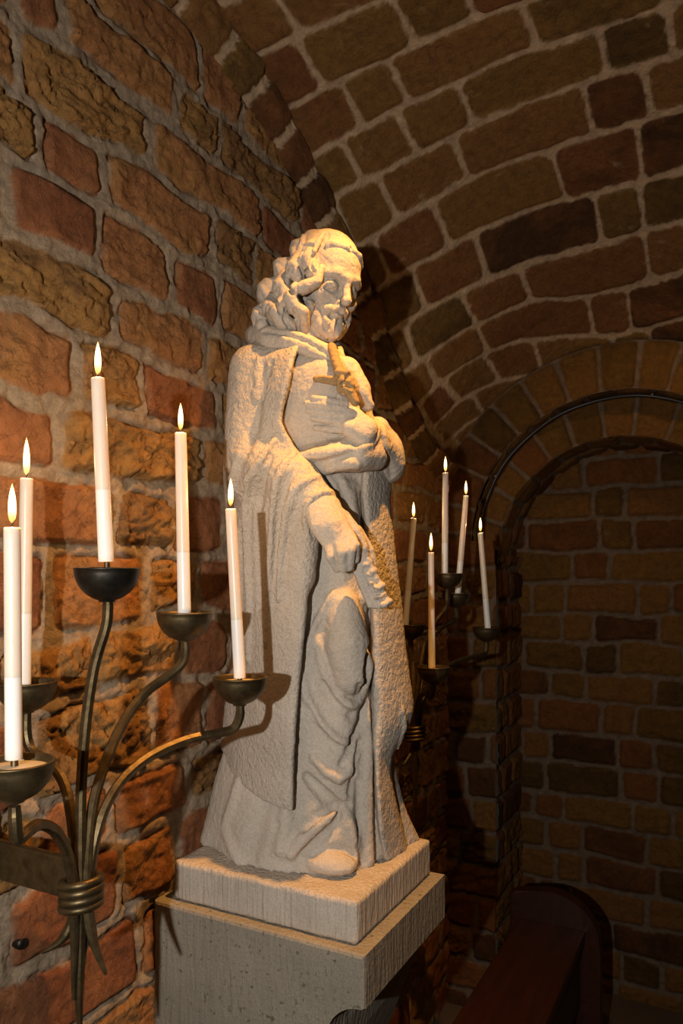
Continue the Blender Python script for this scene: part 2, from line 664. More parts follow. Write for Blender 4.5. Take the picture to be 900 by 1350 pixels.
wall_joints = [fill_joints([], Y0, Y1, _r) for _ in range(nb)] + _joints[::-1] + [fill_joints([], Y0, Y1, _r) for _ in extra_top]

# seam of the vault with the left wall: y -> height above the eye
SEAM_Y = np.array([-0.9, 0.3, 0.8, 1.13, 1.304, 1.43, 1.553, 1.665, 1.80, 1.93, 2.06, 2.2, 2.38, 2.55, 2.75])
SEAM_Z = np.array([1.12, 1.14, 1.145, 1.13, 1.100, 1.058, 1.005, 0.944, 0.865, 0.775, 0.66, 0.535, 0.44, 0.405, 0.40])


def seam_z(y):
    return np.interp(y, SEAM_Y, SEAM_Z)


APEX_Y = np.array([-0.9, 0.5, 1.1, 1.55, 1.72, 1.88, 2.06, 2.23, 2.48, 2.63, 2.75])
APEX_Z = np.array([1.16, 1.17, 1.155, 1.125, 1.10, 1.07, 1.02, 0.955, 0.88, 0.80, 0.76])


def vault_z(x, y):
    za = np.interp(y, APEX_Y, APEX_Z)
    zs = seam_z(y)
    hw = np.where(x < 0.6, 0.6, 0.6 + 0.9 * sstep(2.63, 1.3, y))
    s = np.clip(np.abs(x - 0.6) / hw, 0, 1)
    q = 0.30 + (0.909 - 0.30) * sstep(1.7, 2.6, y)
    c = np.sqrt(np.maximum(1 - q * q, 0))
    shp = (np.sqrt(np.maximum(1 - q * q * s * s, 0)) - c) / (1 - c)
    return zs + (za - zs) * shp


dense = spaced(0.62, Y1, 0.0042)
coarse = spaced(Y0, 0.60, 0.03)
w_u = np.concatenate([coarse, dense])
w_v = np.concatenate([spaced(-0.02, 0.55, 0.012)[:-1], spaced(0.55, EYE + 1.24, 0.0042)])
brick_surface('wall_left', M_WALL, w_u, w_v, lambda U, V: np.stack([np.zeros_like(U), U, V], -1), wall_lines, wall_joints,
              mh=0.0110, warp=0.016, wf=8.0, crack=0.010, mort=0.010, relief=0.006, rough=0.010, crag=0.0095, seed=1, flip=False,
              keep=lambda U, V: V < EYE + seam_z(U) + 0.06, edge=0.008, radius=0.014)

# ------------------------------------------------------------------ vault
V_SEAM = np.array([-0.9, 1.0, 1.304, 1.43, 1.553, 1.665, 1.79, 1.91, 2.02, 2.12, 2.23, 2.36, 2.5, 2.65, 2.8])
V_APEX = np.array([-0.8, 1.02, 1.33, 1.46, 1.59, 1.72, 1.88, 2.06, 2.23, 2.44, 2.62, 2.80, 3.0, 3.2, 3.4])


def vault_ring(x, y):
    """ring coordinate of the vault courses"""
    s = np.clip(np.abs(x - 0.6) / 0.6, 0, 1)
    w = 1 - s * s
    return np.interp(y, V_APEX, V_SEAM) * w + y * (1 - w)


def vault_hit(px, py):
    """where the ray of a pixel meets the vault (x, y)"""
    for t in np.arange(0.7, 3.6, 0.004):
        w = frame_to_world((px - CX) / F_PX * t, t, (CYH - py) / F_PX * t)
        if w[2] - EYE > float(vault_z(np.float64(w[0]), np.float64(w[1]))):
            return w[0], w[1]
    return None


VLINES = [-0.9 + 0.14 * i for i in range(14)] + [1.05, 1.175, 1.304, 1.43, 1.553, 1.665, 1.79, 1.91, 2.02, 2.12, 2.23, 2.36, 2.5, 2.65]
VJ = {1.304: [(397, 67)], 1.43: [(695, 20), (512, 85)], 1.553: [(462, 207), (527, 155), (610, 125), (795, 65)],
      1.665: [(605, 200), (505, 252), (777, 150)], 1.79: [(575, 280), (490, 310), (737, 235), (845, 215)],
      1.91: [(630, 325), (542, 355), (790, 295)], 2.02: [(690, 370), (610, 385), (527, 415), (857, 360)],
      2.12: [(780, 415), (630, 435), (555, 455)], 2.23: [(650, 485), (585, 500), (540, 515)], 2.36: [(560, 555)]}
X1V = 2.0
v_lines, v_joints = [], []
_r = np.random.default_rng(8)
xs = np.linspace(-0.1, X1V, 14)
for i, v in enumerate(VLINES):
    v_lines.append((xs, v + _r.normal(0, 0.003, 14)))
    if i < len(VLINES) - 1:
        g = []
        for p in VJ.get(v, []):
            h = vault_hit(*p)
            if h:
                g.append(h[0])
        v_joints.append(fill_joints(g, -0.1, X1V, _r, 0.25, 0.125))


def vault_surface(name, u_arr, v_arr, keep=None):
    rng_seed = 3

    def mp(U, V):
        return np.stack([U, V, EYE + vault_z(U, V)], -1)
    # courses follow the ring coordinate, so shift V by (ring - y) inside the field
    global brick_field
    base = brick_field

    def shifted(U, V, *a, **k):
        return base(U, vault_ring(U, V), *a, **k)
    brick_field = shifted
    o = brick_surface(name, M_VAULT, u_arr, v_arr, mp, v_lines, v_joints, mh=0.0062, warp=0.007, wf=9.0, relief=0.003, rough=0.004,
                      crag=0.0, seed=3, flip=True, keep=keep, edge=0.010, radius=0.018)
    brick_field = base
    return o


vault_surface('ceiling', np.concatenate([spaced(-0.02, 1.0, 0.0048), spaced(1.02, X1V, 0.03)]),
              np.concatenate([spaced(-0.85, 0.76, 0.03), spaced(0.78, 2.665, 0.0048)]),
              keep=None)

# brick rib lying along the foot of the vault against the left wall
sy = np.linspace(0.4, 2.6, 400)
sz = seam_z(sy)
arc = np.concatenate([[0], np.cumsum(np.hypot(np.diff(sy), np.diff(sz)))])


def rib_map(U, V):
    y = np.interp(U, arc, sy)
    z = np.interp(U, arc, sz)
    ty, tz = np.interp(U, arc, np.gradient(sy, arc)), np.interp(U, arc, np.gradient(sz, arc))
    # V 0 at the wall face below the vault, 1 on the vault: rounded nose
    a = V * math.pi / 2
    out = 0.042 * np.sin(a) ** 0.8
    dn = 0.055 * (1 - V) ** 1.1
    return np.stack([out + 0.002, y + tz * dn, EYE + z - ty * dn + 0.004], -1)


_r = np.random.default_rng(12)
brick_surface('trim_1', M_VAULT, spaced(0.0, arc[-1], 0.005), np.linspace(0, 1, 15), rib_map,
              [(np.array([0, 9.0]), np.array([-0.5, -0.5])), (np.array([0, 9.0]), np.array([1.6, 1.6]))],
              [fill_joints([], -0.05, arc[-1] + 0.1, _r, 0.135, 0.125)], mh=0.010, warp=0.005, wf=9, relief=0.010, rough=0.008, seed=14, flip=False,
              edge=0.014, radius=0.02)

# ------------------------------------------------------------------ far wall with the arched niche
YF, YR, YB = 2.63, 2.72, 2.97
_r = np.random.default_rng(21)


def arc_face(name, y, cx, cz, r0, r1, a0, a1, nb_, seed, mat=M_FAR):
    rm = (r0 + r1) / 2
    L = (a1 - a0) * rm
    js = np.linspace(0, L, nb_ + 1) + _r.normal(0, 0.006, nb_ + 1)
    js = list(np.concatenate([[js[0] - 0.2], js, [js[-1] + 0.2]]))

    def mp(U, V):
        a = a1 - U / rm
        return np.stack([cx + V * np.cos(a), np.full_like(U, y), EYE + cz + V * np.sin(a)], -1)
    return brick_surface(name, mat, spaced(0, L, 0.006), spaced(r0, r1, 0.006), mp,
                         [(np.array([-9, 9.0]), np.array([r0 - 0.006] * 2)), (np.array([-9, 9.0]), np.array([r1 + 0.004] * 2))], [js],
                         mh=0.007, warp=0.005, wf=9, relief=0.010, rough=0.004, crag=0.004, seed=seed, flip=True, edge=0.010, radius=0.014)


def soffit(name, cx, cz, r, a0, a1, ya, yb, nb_, seed, mat=M_FAR):
    L = (a1 - a0) * r
    js = list(np.linspace(-0.1, L + 0.1, nb_ + 2))

    def mp(U, V):
        a = a1 - U / r
        return np.stack([cx + r * np.cos(a), V, EYE + cz + r * np.sin(a)], -1)
    return brick_surface(name, mat, spaced(0, L, 0.008), spaced(ya, yb, 0.008), mp,
                         [(np.array([-9, 9.0]), np.array([ya - 0.01] * 2)), (np.array([-9, 9.0]), np.array([ya + 0.15] * 2)), (np.array([-9, 9.0]), np.array([yb + 0.15] * 2))],
                         [js, [j + 0.05 for j in js]], mh=0.007, warp=0.004, wf=9, relief=0.008, rough=0.004, seed=seed, flip=True)


A0, A1 = math.radians(-8), math.radians(188)
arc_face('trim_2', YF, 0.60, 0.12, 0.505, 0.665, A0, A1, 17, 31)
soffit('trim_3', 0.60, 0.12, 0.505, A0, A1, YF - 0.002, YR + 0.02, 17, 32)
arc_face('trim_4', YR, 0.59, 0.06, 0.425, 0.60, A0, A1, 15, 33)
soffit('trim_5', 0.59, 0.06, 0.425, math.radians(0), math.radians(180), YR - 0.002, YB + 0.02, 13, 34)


def flat_bricks(name, mat, plane, c, ulo, uhi, vlo, vhi, step, seed, flip, course=0.118, L=0.27, S=0.13, keep=None, **kw):
    r = np.random.default_rng(seed)
    ln = level_lines(vlo - 0.05, vhi + 0.1, course, r, ulo - 0.2, uhi + 0.2)
    jn = [fill_joints([], ulo - 0.2, uhi + 0.2, r, L, S) for _ in ln[:-1]]

    def mp(U, V):
        C = np.full_like(U, c)
        return np.stack([U, C, V], -1) if plane == 'y' else np.stack([C, U, V], -1)
    return brick_surface(name, mat, spaced(ulo, uhi, step), spaced(vlo, vhi, step), mp, ln, jn, seed=seed, flip=flip, keep=keep, **kw)


# pier face towards the camera and its reveal into the niche
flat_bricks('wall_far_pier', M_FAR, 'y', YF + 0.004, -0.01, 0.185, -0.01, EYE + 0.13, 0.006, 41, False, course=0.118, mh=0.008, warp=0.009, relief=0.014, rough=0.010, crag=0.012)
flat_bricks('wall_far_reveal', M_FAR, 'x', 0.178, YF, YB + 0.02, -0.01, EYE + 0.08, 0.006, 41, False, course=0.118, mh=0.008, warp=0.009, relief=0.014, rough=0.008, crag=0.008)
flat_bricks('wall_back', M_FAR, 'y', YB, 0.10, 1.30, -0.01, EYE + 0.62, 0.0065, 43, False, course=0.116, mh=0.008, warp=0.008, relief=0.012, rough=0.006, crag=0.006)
# the plain masonry beyond the frame: right pier of the niche, right wall, floor
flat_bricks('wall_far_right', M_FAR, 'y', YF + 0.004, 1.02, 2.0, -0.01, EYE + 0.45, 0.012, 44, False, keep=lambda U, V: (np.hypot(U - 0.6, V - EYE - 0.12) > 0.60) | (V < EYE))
flat_bricks('wall_right', M_FAR, 'x', 2.0, -0.9, 2.66, -0.01, EYE + 1.2, 0.015, 45, True)
bm = bmesh.new()
add_box(bm, (-0.05, -0.9, -0.05), (2.05, 3.05, 0.0))
fl = bm_obj('floor', bm, M_FLOOR, smooth=False)
fl['kind'] = 'structure'

# ================================================================== corbel, plinth is with the statue
ZC = EYE - 0.598                   # top of the corbel
bm = bmesh.new()
out = [(0.0, ZC), (0.434, ZC), (0.434, ZC - 0.085)]
for i in range(15):                # hollow moulding under the front edge, then the block runs down to the wall
    a = math.radians(90 * i / 14)
    out.append((0.428 - 0.066 * math.sin(a), ZC - 0.086 - 0.075 * (1 - math.cos(a))))
out += [(0.352, ZC - 0.22), (0.318, ZC - 0.32), (0.25, ZC - 0.42), (0.14, ZC - 0.50), (0.0, ZC - 0.54)]
n0 = len(bm.verts)
add_prism(bm, [(max(x, 0.0), z) for x, z in out], 'y', 1.050, 1.420, 0.006)
corbel = bm_obj('stone_corbel', bm, M_CORBEL, smooth=False)
tag(corbel, 'grey porous stone corbel built into the brick wall, carrying the statue', 'corbel')

# ================================================================== bench
bench = empty('wooden_bench', (0.42, 1.75, 0.0), 'dark red-brown wooden bench with round-topped end panel standing along the left wall', 'bench')


def rel(o, root):
    o.matrix_parent_inverse = Matrix.Translation(-Vector(root.location))
    return o


bm = bmesh.new()
add_box(bm, (0.315, 1.02, 0.418), (0.527, 2.447, 0.452), 0.006)
rel(bm_obj('seat', bm, M_WOOD, bench, False), bench)
bm = bmesh.new()
add_box(bm, (0.492, 1.02, 0.22), (0.512, 2.447, 0.417), 0.003)
rel(bm_obj('apron', bm, M_WOOD, bench, False), bench)


def end_panel(y0, y1):
    pr = [(0.285, 0.0), (0.285, EYE - 1.055), (0.30, EYE - 1.043)]
    for i in range(17):
        a = math.radians(105 - 105 * i / 16)
        pr.append((0.415 + 0.155 * math.cos(a), EYE - 1.165 + 0.14 * math.sin(a)))
    pr += [(0.573, EYE - 1.19), (0.573, 0.0)]
    b = bmesh.new()
    add_prism(b, pr, 'y', y0, y1, 0.005)
    return b


rel(bm_obj('end_panel', end_panel(2.447, 2.495), M_WOOD, bench, False), bench)
rel(bm_obj('end_panel', end_panel(0.975, 1.02), M_WOOD, bench, False), bench)

# ================================================================== cable along the niche arch
cable = empty('arch_cable', (0.10, 2.69, EYE + 0.3), 'thin black cable clipped along the underside of the brick arch over the niche', 'cable')
bm = bmesh.new()
pts = []
for i in range(60):
    a = math.radians(196 - 196 * i / 59)
    pts.append((0.60 + 0.492 * math.cos(a), 2.675 + 0.004 * math.sin(i * 0.7), EYE + 0.12 + 0.492 * math.sin(a)))
pts = [(0.10, 2.655, EYE - 0.16), (0.112, 2.66, EYE - 0.06)] + pts
add_tube(bm, pts, 0.0055, 8)
add_tube(bm, [(x + 0.0, y + 0.011, z) for x, y, z in pts], 0.004, 8)
rel(bm_obj('cable_run', bm, M_CABLE, cable), cable)
for deg in (150, 118, 78, 40):
    a = math.radians(deg)
    c = Vector((0.60 + 0.498 * math.cos(a), 2.68, EYE + 0.12 + 0.498 * math.sin(a)))
    tn = Vector((-math.sin(a), 0, math.cos(a)))
    bm = bmesh.new()
    add_tube(bm, [c - tn * 0.007, c + tn * 0.007], 0.013, 8)
    rel(bm_obj('clip', bm, M_BRASS, cable), cable)

# ================================================================== iron nail in the wall
y, z = wall_uv(24, 1242)
bm = bmesh.new()
add_lathe(bm, [(0.0, -0.03), (0.009, -0.03), (0.0095, 0.004), (0.0075, 0.008), (0.0, 0.009)], (0.004, y, z), (1, 0, 0), 18)
nail = bm_obj('iron_plug', bm, M_IRON)
tag(nail, 'small round dark plug sunk in a brick low on the wall', 'plug')

FLAMES = []
# ================================================================== candelabra and candles
CUP_R = 0.0405


def drip_cup(c, r=CUP_R):
    b = bmesh.new()
    prof = [(0.0, -r * 1.02), (0.010, -r * 1.02)]
    for i in range(1, 13):
        a = math.radians(90 * i / 12)
        prof.append((max(0.010, r * math.sin(a)), -r * math.cos(a)))
    prof.append((r + 0.0012, 0.001))
    prof.append((r - 0.0008, 0.0026))
    prof.append((r - 0.0028, 0.001))
    for i in range(11, -1, -1):
        a = math.radians(90 * i / 12)
        prof.append(((r - 0.0032) * math.sin(a), -(r - 0.0032) * math.cos(a)))
    add_lathe(b, prof, c, (0, 0, 1), 44)
    return b


def candelabrum(root, arms, binder, tail_tops, bar, cups, metals, ring_r=0.0235):
    for pts, rad in arms:
        b = bmesh.new()
        sm = catmull(pts, 5)
        n = len(sm)
        k = tail_tops
        rr = []
        for i in range(n):
            u = i / (n - 1)
            rr.append(rad * (0.92 if u < 0.06 else 1.0) if u < 0.86 else rad * (1 - (u - 0.86) / 0.14 * 0.72))
        add_tube(b, sm, [q * 0.94 for q in rr], 8, square=True)
        rel(bm_obj('arm', b, M_BRASS, root, False), root)
    # turned binding rings
    col = None
    for i, (dz, rr, th) in enumerate([(0.0150, ring_r * 0.98, 0.0052), (0.0050, ring_r * 1.0, 0.0058), (-0.0055, ring_r * 0.98, 0.0055), (-0.0155, ring_r * 1.0, 0.0052)]):
        b = bmesh.new()
        m = 40
        rings = []
        for s in range(m):
            a = 2 * math.pi * s / m
            ring = []
            for q in range(10):
                w = 2 * math.pi * q / 10
                rad = rr + th * math.cos(w)
                ring.append(b.verts.new(binder + Vector((rad * math.cos(a), rad * math.sin(a), dz + th * math.sin(w) + 0.003 * math.cos(a)))))
            rings.append(ring)
        for s in range(m):
            for q in range(10):
                b.faces.new((rings[s][q], rings[(s + 1) % m][q], rings[(s + 1) % m][(q + 1) % 10], rings[s][(q + 1) % 10]))
        rel(bm_obj('binding_ring', b, M_BRASS, root), root)
    b = bmesh.new()
    add_box(b, bar[0], bar[1], 0.003)
    rel(bm_obj('wall_bracket', b, M_BRASS, root, False), root)
    b = bmesh.new()
    cy, cz = (bar[0][1] + bar[1][1]) / 2, (bar[0][2] + bar[1][2]) / 2
    add_box(b, (0.0, cy - 0.03, cz - 0.06), (0.014, cy + 0.03, cz + 0.06), 0.004)
    rel(bm_obj('wall_plate', b, M_BRASS, root, False), root)
    for c, mt, pool in cups:
        cu = rel(bm_obj('drip_cup', drip_cup(c), mt, root), root)
        if mt is M_IRON:
            cu['label'] = 'blackened drip cup'
        b = bmesh.new()
        add_lathe(b, [(0.0, -CUP_R + 0.003), (0.006, -CUP_R + 0.003), (0.0042, -0.012), (0.0036, 0.012), (0.0, 0.022)], c, (0, 0, 1), 14)
        bm_obj('spike', b, M_BRASS, cu)
        if pool:
            b = bmesh.new()
            lv = -0.0055
            rp = math.sqrt(max(1e-6, (CUP_R - 0.0034) ** 2 - lv * lv))
            add_lathe(b, [(0.0, lv - 0.016), (rp * 0.86, lv - 0.014), (rp, lv - 0.0004), (rp * 0.9, lv), (rp * 0.5, lv + 0.0012), (0.0, lv + 0.003)], c, (0, 0, 1), 36)
            bm_obj('melted_wax', b, M_POOL, cu)


def candle(bottom, top, split, label, group, r0=0.0098, r1=0.0086, flame_h=0.036, flame_w=0.0056, bend=0.0):
    bottom, top = Vector(bottom), Vector(top)
    root = empty('candle', bottom, label, 'candle', group)
    ax = top - bottom
    L = ax.length
    axn = ax.normalized()
    side = axn.orthogonal().normalized()

    def pt(u):
        return bottom + ax * u + side * (bend * math.sin(math.pi * u))

    def seg(u0, u1, cap_in):
        b = bmesh.new()
        n = 10
        pts = [pt(u0 + (u1 - u0) * i / n) for i in range(n + 1)]
        rr = [r0 + (r1 - r0) * (u0 + (u1 - u0) * i / n) for i in range(n + 1)]
        if cap_in:      # slightly dished, softened rim at the top
            pts += [pts[-1] + axn * 0.0012, pts[-1] + axn * 0.0012, pts[-1] + axn * 0.0002]
            rr += [r1 * 0.93, r1 * 0.80, r1 * 0.45]
        else:
            pts = [pts[0] - axn * 0.0] + pts
            rr = [rr[0] * 0.90] + rr
            pts[0] = pts[0] - axn * 0.0008
        add_tube(b, pts, rr, 22, caps=False)
        bmesh.ops.holes_fill(b, edges=[e for e in b.edges if e.is_boundary and ((e.verts[0].co - (top if cap_in else bottom)).length < 0.012)], sides=0)
        return b
    rel(bm_obj('unlit_base', seg(0, split, False), M_WAXB, root), root)['label'] = 'lower section of the candle, coloured whiter where no flame glow shows through'
    rel(bm_obj('wax_shaft', seg(split, 1, True), M_WAX, root), root)  # same wax as the base, tinted for the flame shining through it
    b = bmesh.new()
    w0 = top
    add_tube(b, catmull([w0 - axn * 0.002, w0 + axn * 0.004, w0 + axn * 0.007 + side * 0.0012, w0 + axn * 0.0095 + side * 0.0025], 3), 0.0009, 6)
    wick = rel(bm_obj('wick', b, M_WICK, root), root)
    b = bmesh.new()
    prof = [(0.0, 0.0)]
    for i in range(1, 20):
        u = i / 20
        prof.append((flame_w * (u ** 0.55) * ((1 - u) ** 0.9) * 1.95, flame_h * u))
    prof.append((0.0, flame_h))
    add_lathe(b, prof, top + Vector((0, 0, 0.0052)), (0, 0, 1), 18)
    rel(bm_obj('flame', b, M_FLAME, root), root)
    FLAMES.append(top + Vector((0, 0, 0.005 + flame_h * 0.45)))
    return root


# ---- near candelabrum ------------------------------------------------------
near = empty('candelabrum', (0.0, 0.683, EYE - 0.39), 'five-armed brass wall candelabrum in front of the statue, nearest to the viewer', 'candelabrum', 'wall candelabra')
NA = [
    [P(142, 789, .95), P(142, 806, .95), P(139, 828, .95), P(124, 880, .95), P(113, 955, .95), P(107, 1040, .95), P(106, 1120, .945), P(106, 1180, .945), P(105, 1250, .945), P(104, 1310, .94), P(106, 1372, .94)],
    [P(243, 841, 1.1), P(244, 858, 1.1), P(240, 874, 1.1), P(222, 891, 1.09), P(190, 915, 1.065), P(160, 957, 1.03), P(138, 1008, .99), P(123, 1060, .965), P(116, 1125, .95), P(115, 1180, .945), P(118, 1215, .94), P(126, 1250, .935), P(140, 1285, .93)],
    [P(316, 922, 1.13), P(316, 944, 1.13), P(307, 961, 1.128), P(285, 967, 1.115), P(245, 976, 1.09), P(200, 996, 1.05), P(165, 1024, 1.01), P(141, 1060, .98), P(126, 1105, .96), P(119, 1150, .955), P(117, 1180, .955), P(112, 1220, .955), P(108, 1270, .955), P(107, 1300, .955)],
    [P(35, 940, 1.03), P(35, 968, 1.03), P(42, 990, 1.025), P(62, 1004, 1.01), P(83, 1030, .99), P(94, 1075, .97), P(99, 1130, .96), P(101, 1180, .955), P(95, 1215, .95), P(80, 1240, .945), P(55, 1256, .94)],
    [P(19, 1063, .79), P(20, 1086, .79), P(23, 1106, .795), P(36, 1097, .81), P(52, 1087, .845), P(72, 1095, .885), P(86, 1118, .915), P(94, 1150, .93), P(98, 1180, .935), P(98, 1230, .935), P(97, 1318, .93)],
]
NCUP = [P(141, 751, .95), P(243, 809, 1.1), P(316, 894, 1.13), P(35, 900, 1.03), P(19, 1006, .79)]
bx = 0.205
candelabrum(near, [(a, 0.0066) for a in NA], P(107, 1176, .947), 0, ((0.004, 0.677, EYE - 0.415), (0.192, 0.689, EYE - 0.362)),
            [(NCUP[0], M_IRON, True), (NCUP[1], M_BRASS, False), (NCUP[2], M_BRASS, True), (NCUP[3], M_BRASS, False), (NCUP[4], M_BRASS, True)], None)
candle(P(140, 740, .95), P(129, 500, .95), 0.39, 'tallest lit white candle, leaning left above the blackened cup', 'candles of the near candelabrum', flame_h=.043, bend=-.0)
candle(P(243, 809, 1.1), P(238, 572, 1.1), 0.34, 'lit candle in a brass cup between the blackened cup and the statue', 'candles of the near candelabrum', flame_h=.041, flame_w=.0052)
candle(P(316, 893, 1.13), P(304, 672, 1.13), 0.345, 'lit white candle standing directly in front of the statue mantle', 'candles of the near candelabrum', flame_h=.043, r0=.0092, r1=.0082)
candle(P(31, 908, 1.03), P(35, 632, 1.03), 0.36, 'lit white candle nearest the wall, behind the closest candle', 'candles of the near candelabrum', flame_h=.053, flame_w=.006)
candle(P(18, 1000, .79), P(16, 697, .79), 0.355, 'lit white candle closest to the viewer, in the large brass cup with melted wax', 'candles of the near candelabrum', flame_h=.043, flame_w=.0057, r0=.0088, r1=.0086)

# ---- far candelabrum -------------------------------------------------------
far = empty('candelabrum', (0.0, 1.80, EYE - 0.39), 'five-armed brass wall candelabrum behind the statue, beside the niche', 'candelabrum', 'wall candelabra')
FB = P(547, 966, 1.945)
FCUP = [P(590, 757, 2.04), P(601, 783, 2.16), P(641, 828, 2.2), P(541, 824, 2.06), P(571, 880, 1.86)]
FA = [
    [FCUP[0] - Vector((0, 0, .039)), P(588, 800, 2.04), P(580, 812, 2.03), P(565, 835, 2.0), P(556, 870, 1.97), P(549, 920, 1.95), P(547, 966, 1.945), P(546, 1010, 1.94), P(546, 1085, 1.94)],
    [FCUP[1] - Vector((0, 0, .039)), P(602, 812, 2.16), P(597, 819, 2.15), P(580, 829, 2.1), P(566, 850, 2.04), P(556, 895, 1.98), P(550, 966, 1.945), P(551, 990, 1.94), P(559, 1020, 1.93)],
    [FCUP[2] - Vector((0, 0, .039)), P(641, 855, 2.2), P(637, 864, 2.19), P(615, 868, 2.13), P(590, 878, 2.06), P(570, 895, 2.01), P(557, 925, 1.96), P(551, 966, 1.95), P(549, 1010, 1.95), P(549, 1060, 1.95)],
    [FCUP[3] - Vector((0, 0, .039)), P(541, 852, 2.06), P(541, 862, 2.05), P(544, 880, 2.0), P(546, 920, 1.96), P(546, 966, 1.95), P(543, 990, 1.945), P(532, 1008, 1.93)],
    [FCUP[4] - Vector((0, 0, .039)), P(570, 912, 1.86), P(568, 919, 1.865), P(560, 914, 1.88), P(553, 920, 1.91), P(549, 940, 1.93), P(547, 966, 1.94), P(547, 1000, 1.94), P(548, 1040, 1.94)],
]
candelabrum(far, [(a, 0.0066) for a in FA], FB, 0, ((0.004, 1.794, EYE - 0.43), (0.20, 1.806, EYE - 0.377)),
            [(FCUP[0], M_BRASS, False), (FCUP[1], M_BRASS, False), (FCUP[2], M_BRASS, True), (FCUP[3], M_BRASS, False), (FCUP[4], M_BRASS, True)], None)
G2 = 'candles of the far candelabrum'
candle(P(586, 759, 2.04), P(587, 624, 2.04), 0.32, 'tallest lit candle of the group between the statue and the niche', G2, flame_h=.042, r0=.0090, r1=.0078)
candle(P(603, 785, 2.16), P(614, 654, 2.16), 0.345, 'lit candle leaning right, just right of the tallest candle beside the niche', G2, flame_h=.040, r0=.0090, r1=.0075)
candle(P(643, 830, 2.2), P(633, 703, 2.2), 0.32, 'lit candle nearest to the dark niche, leaning left in its cup', G2, flame_h=.042, r0=.0092, r1=.0078)
candle(P(534, 828, 2.06), P(545, 684, 2.06), 0.345, 'amber-looking lit candle partly hidden behind the statue edge', G2, flame_h=.042, r0=.0090, r1=.0078)
candle(P(569, 880, 1.86), P(568, 729, 1.86), 0.335, 'lowest lit candle in front of the group behind the statue', G2, flame_h=.046, r0=.0088, r1=.0076)

# ================================================================== statue: solid modelling on a distance grid
T0 = 1.43                          # distance of the statue axis from the viewer; b = depth behind that axis


def T(px, py, b):
    t = T0 + b
    return np.array([(px - CX) / F_PX * t, b, (CYH - py) / F_PX * t])


def smin(a, b, k):
    h = np.maximum(k - np.abs(a - b), 0) / k
    return np.minimum(a, b) - h * h * k * 0.25


def smax(a, b, k):
    return -smin(-a, -b, k)


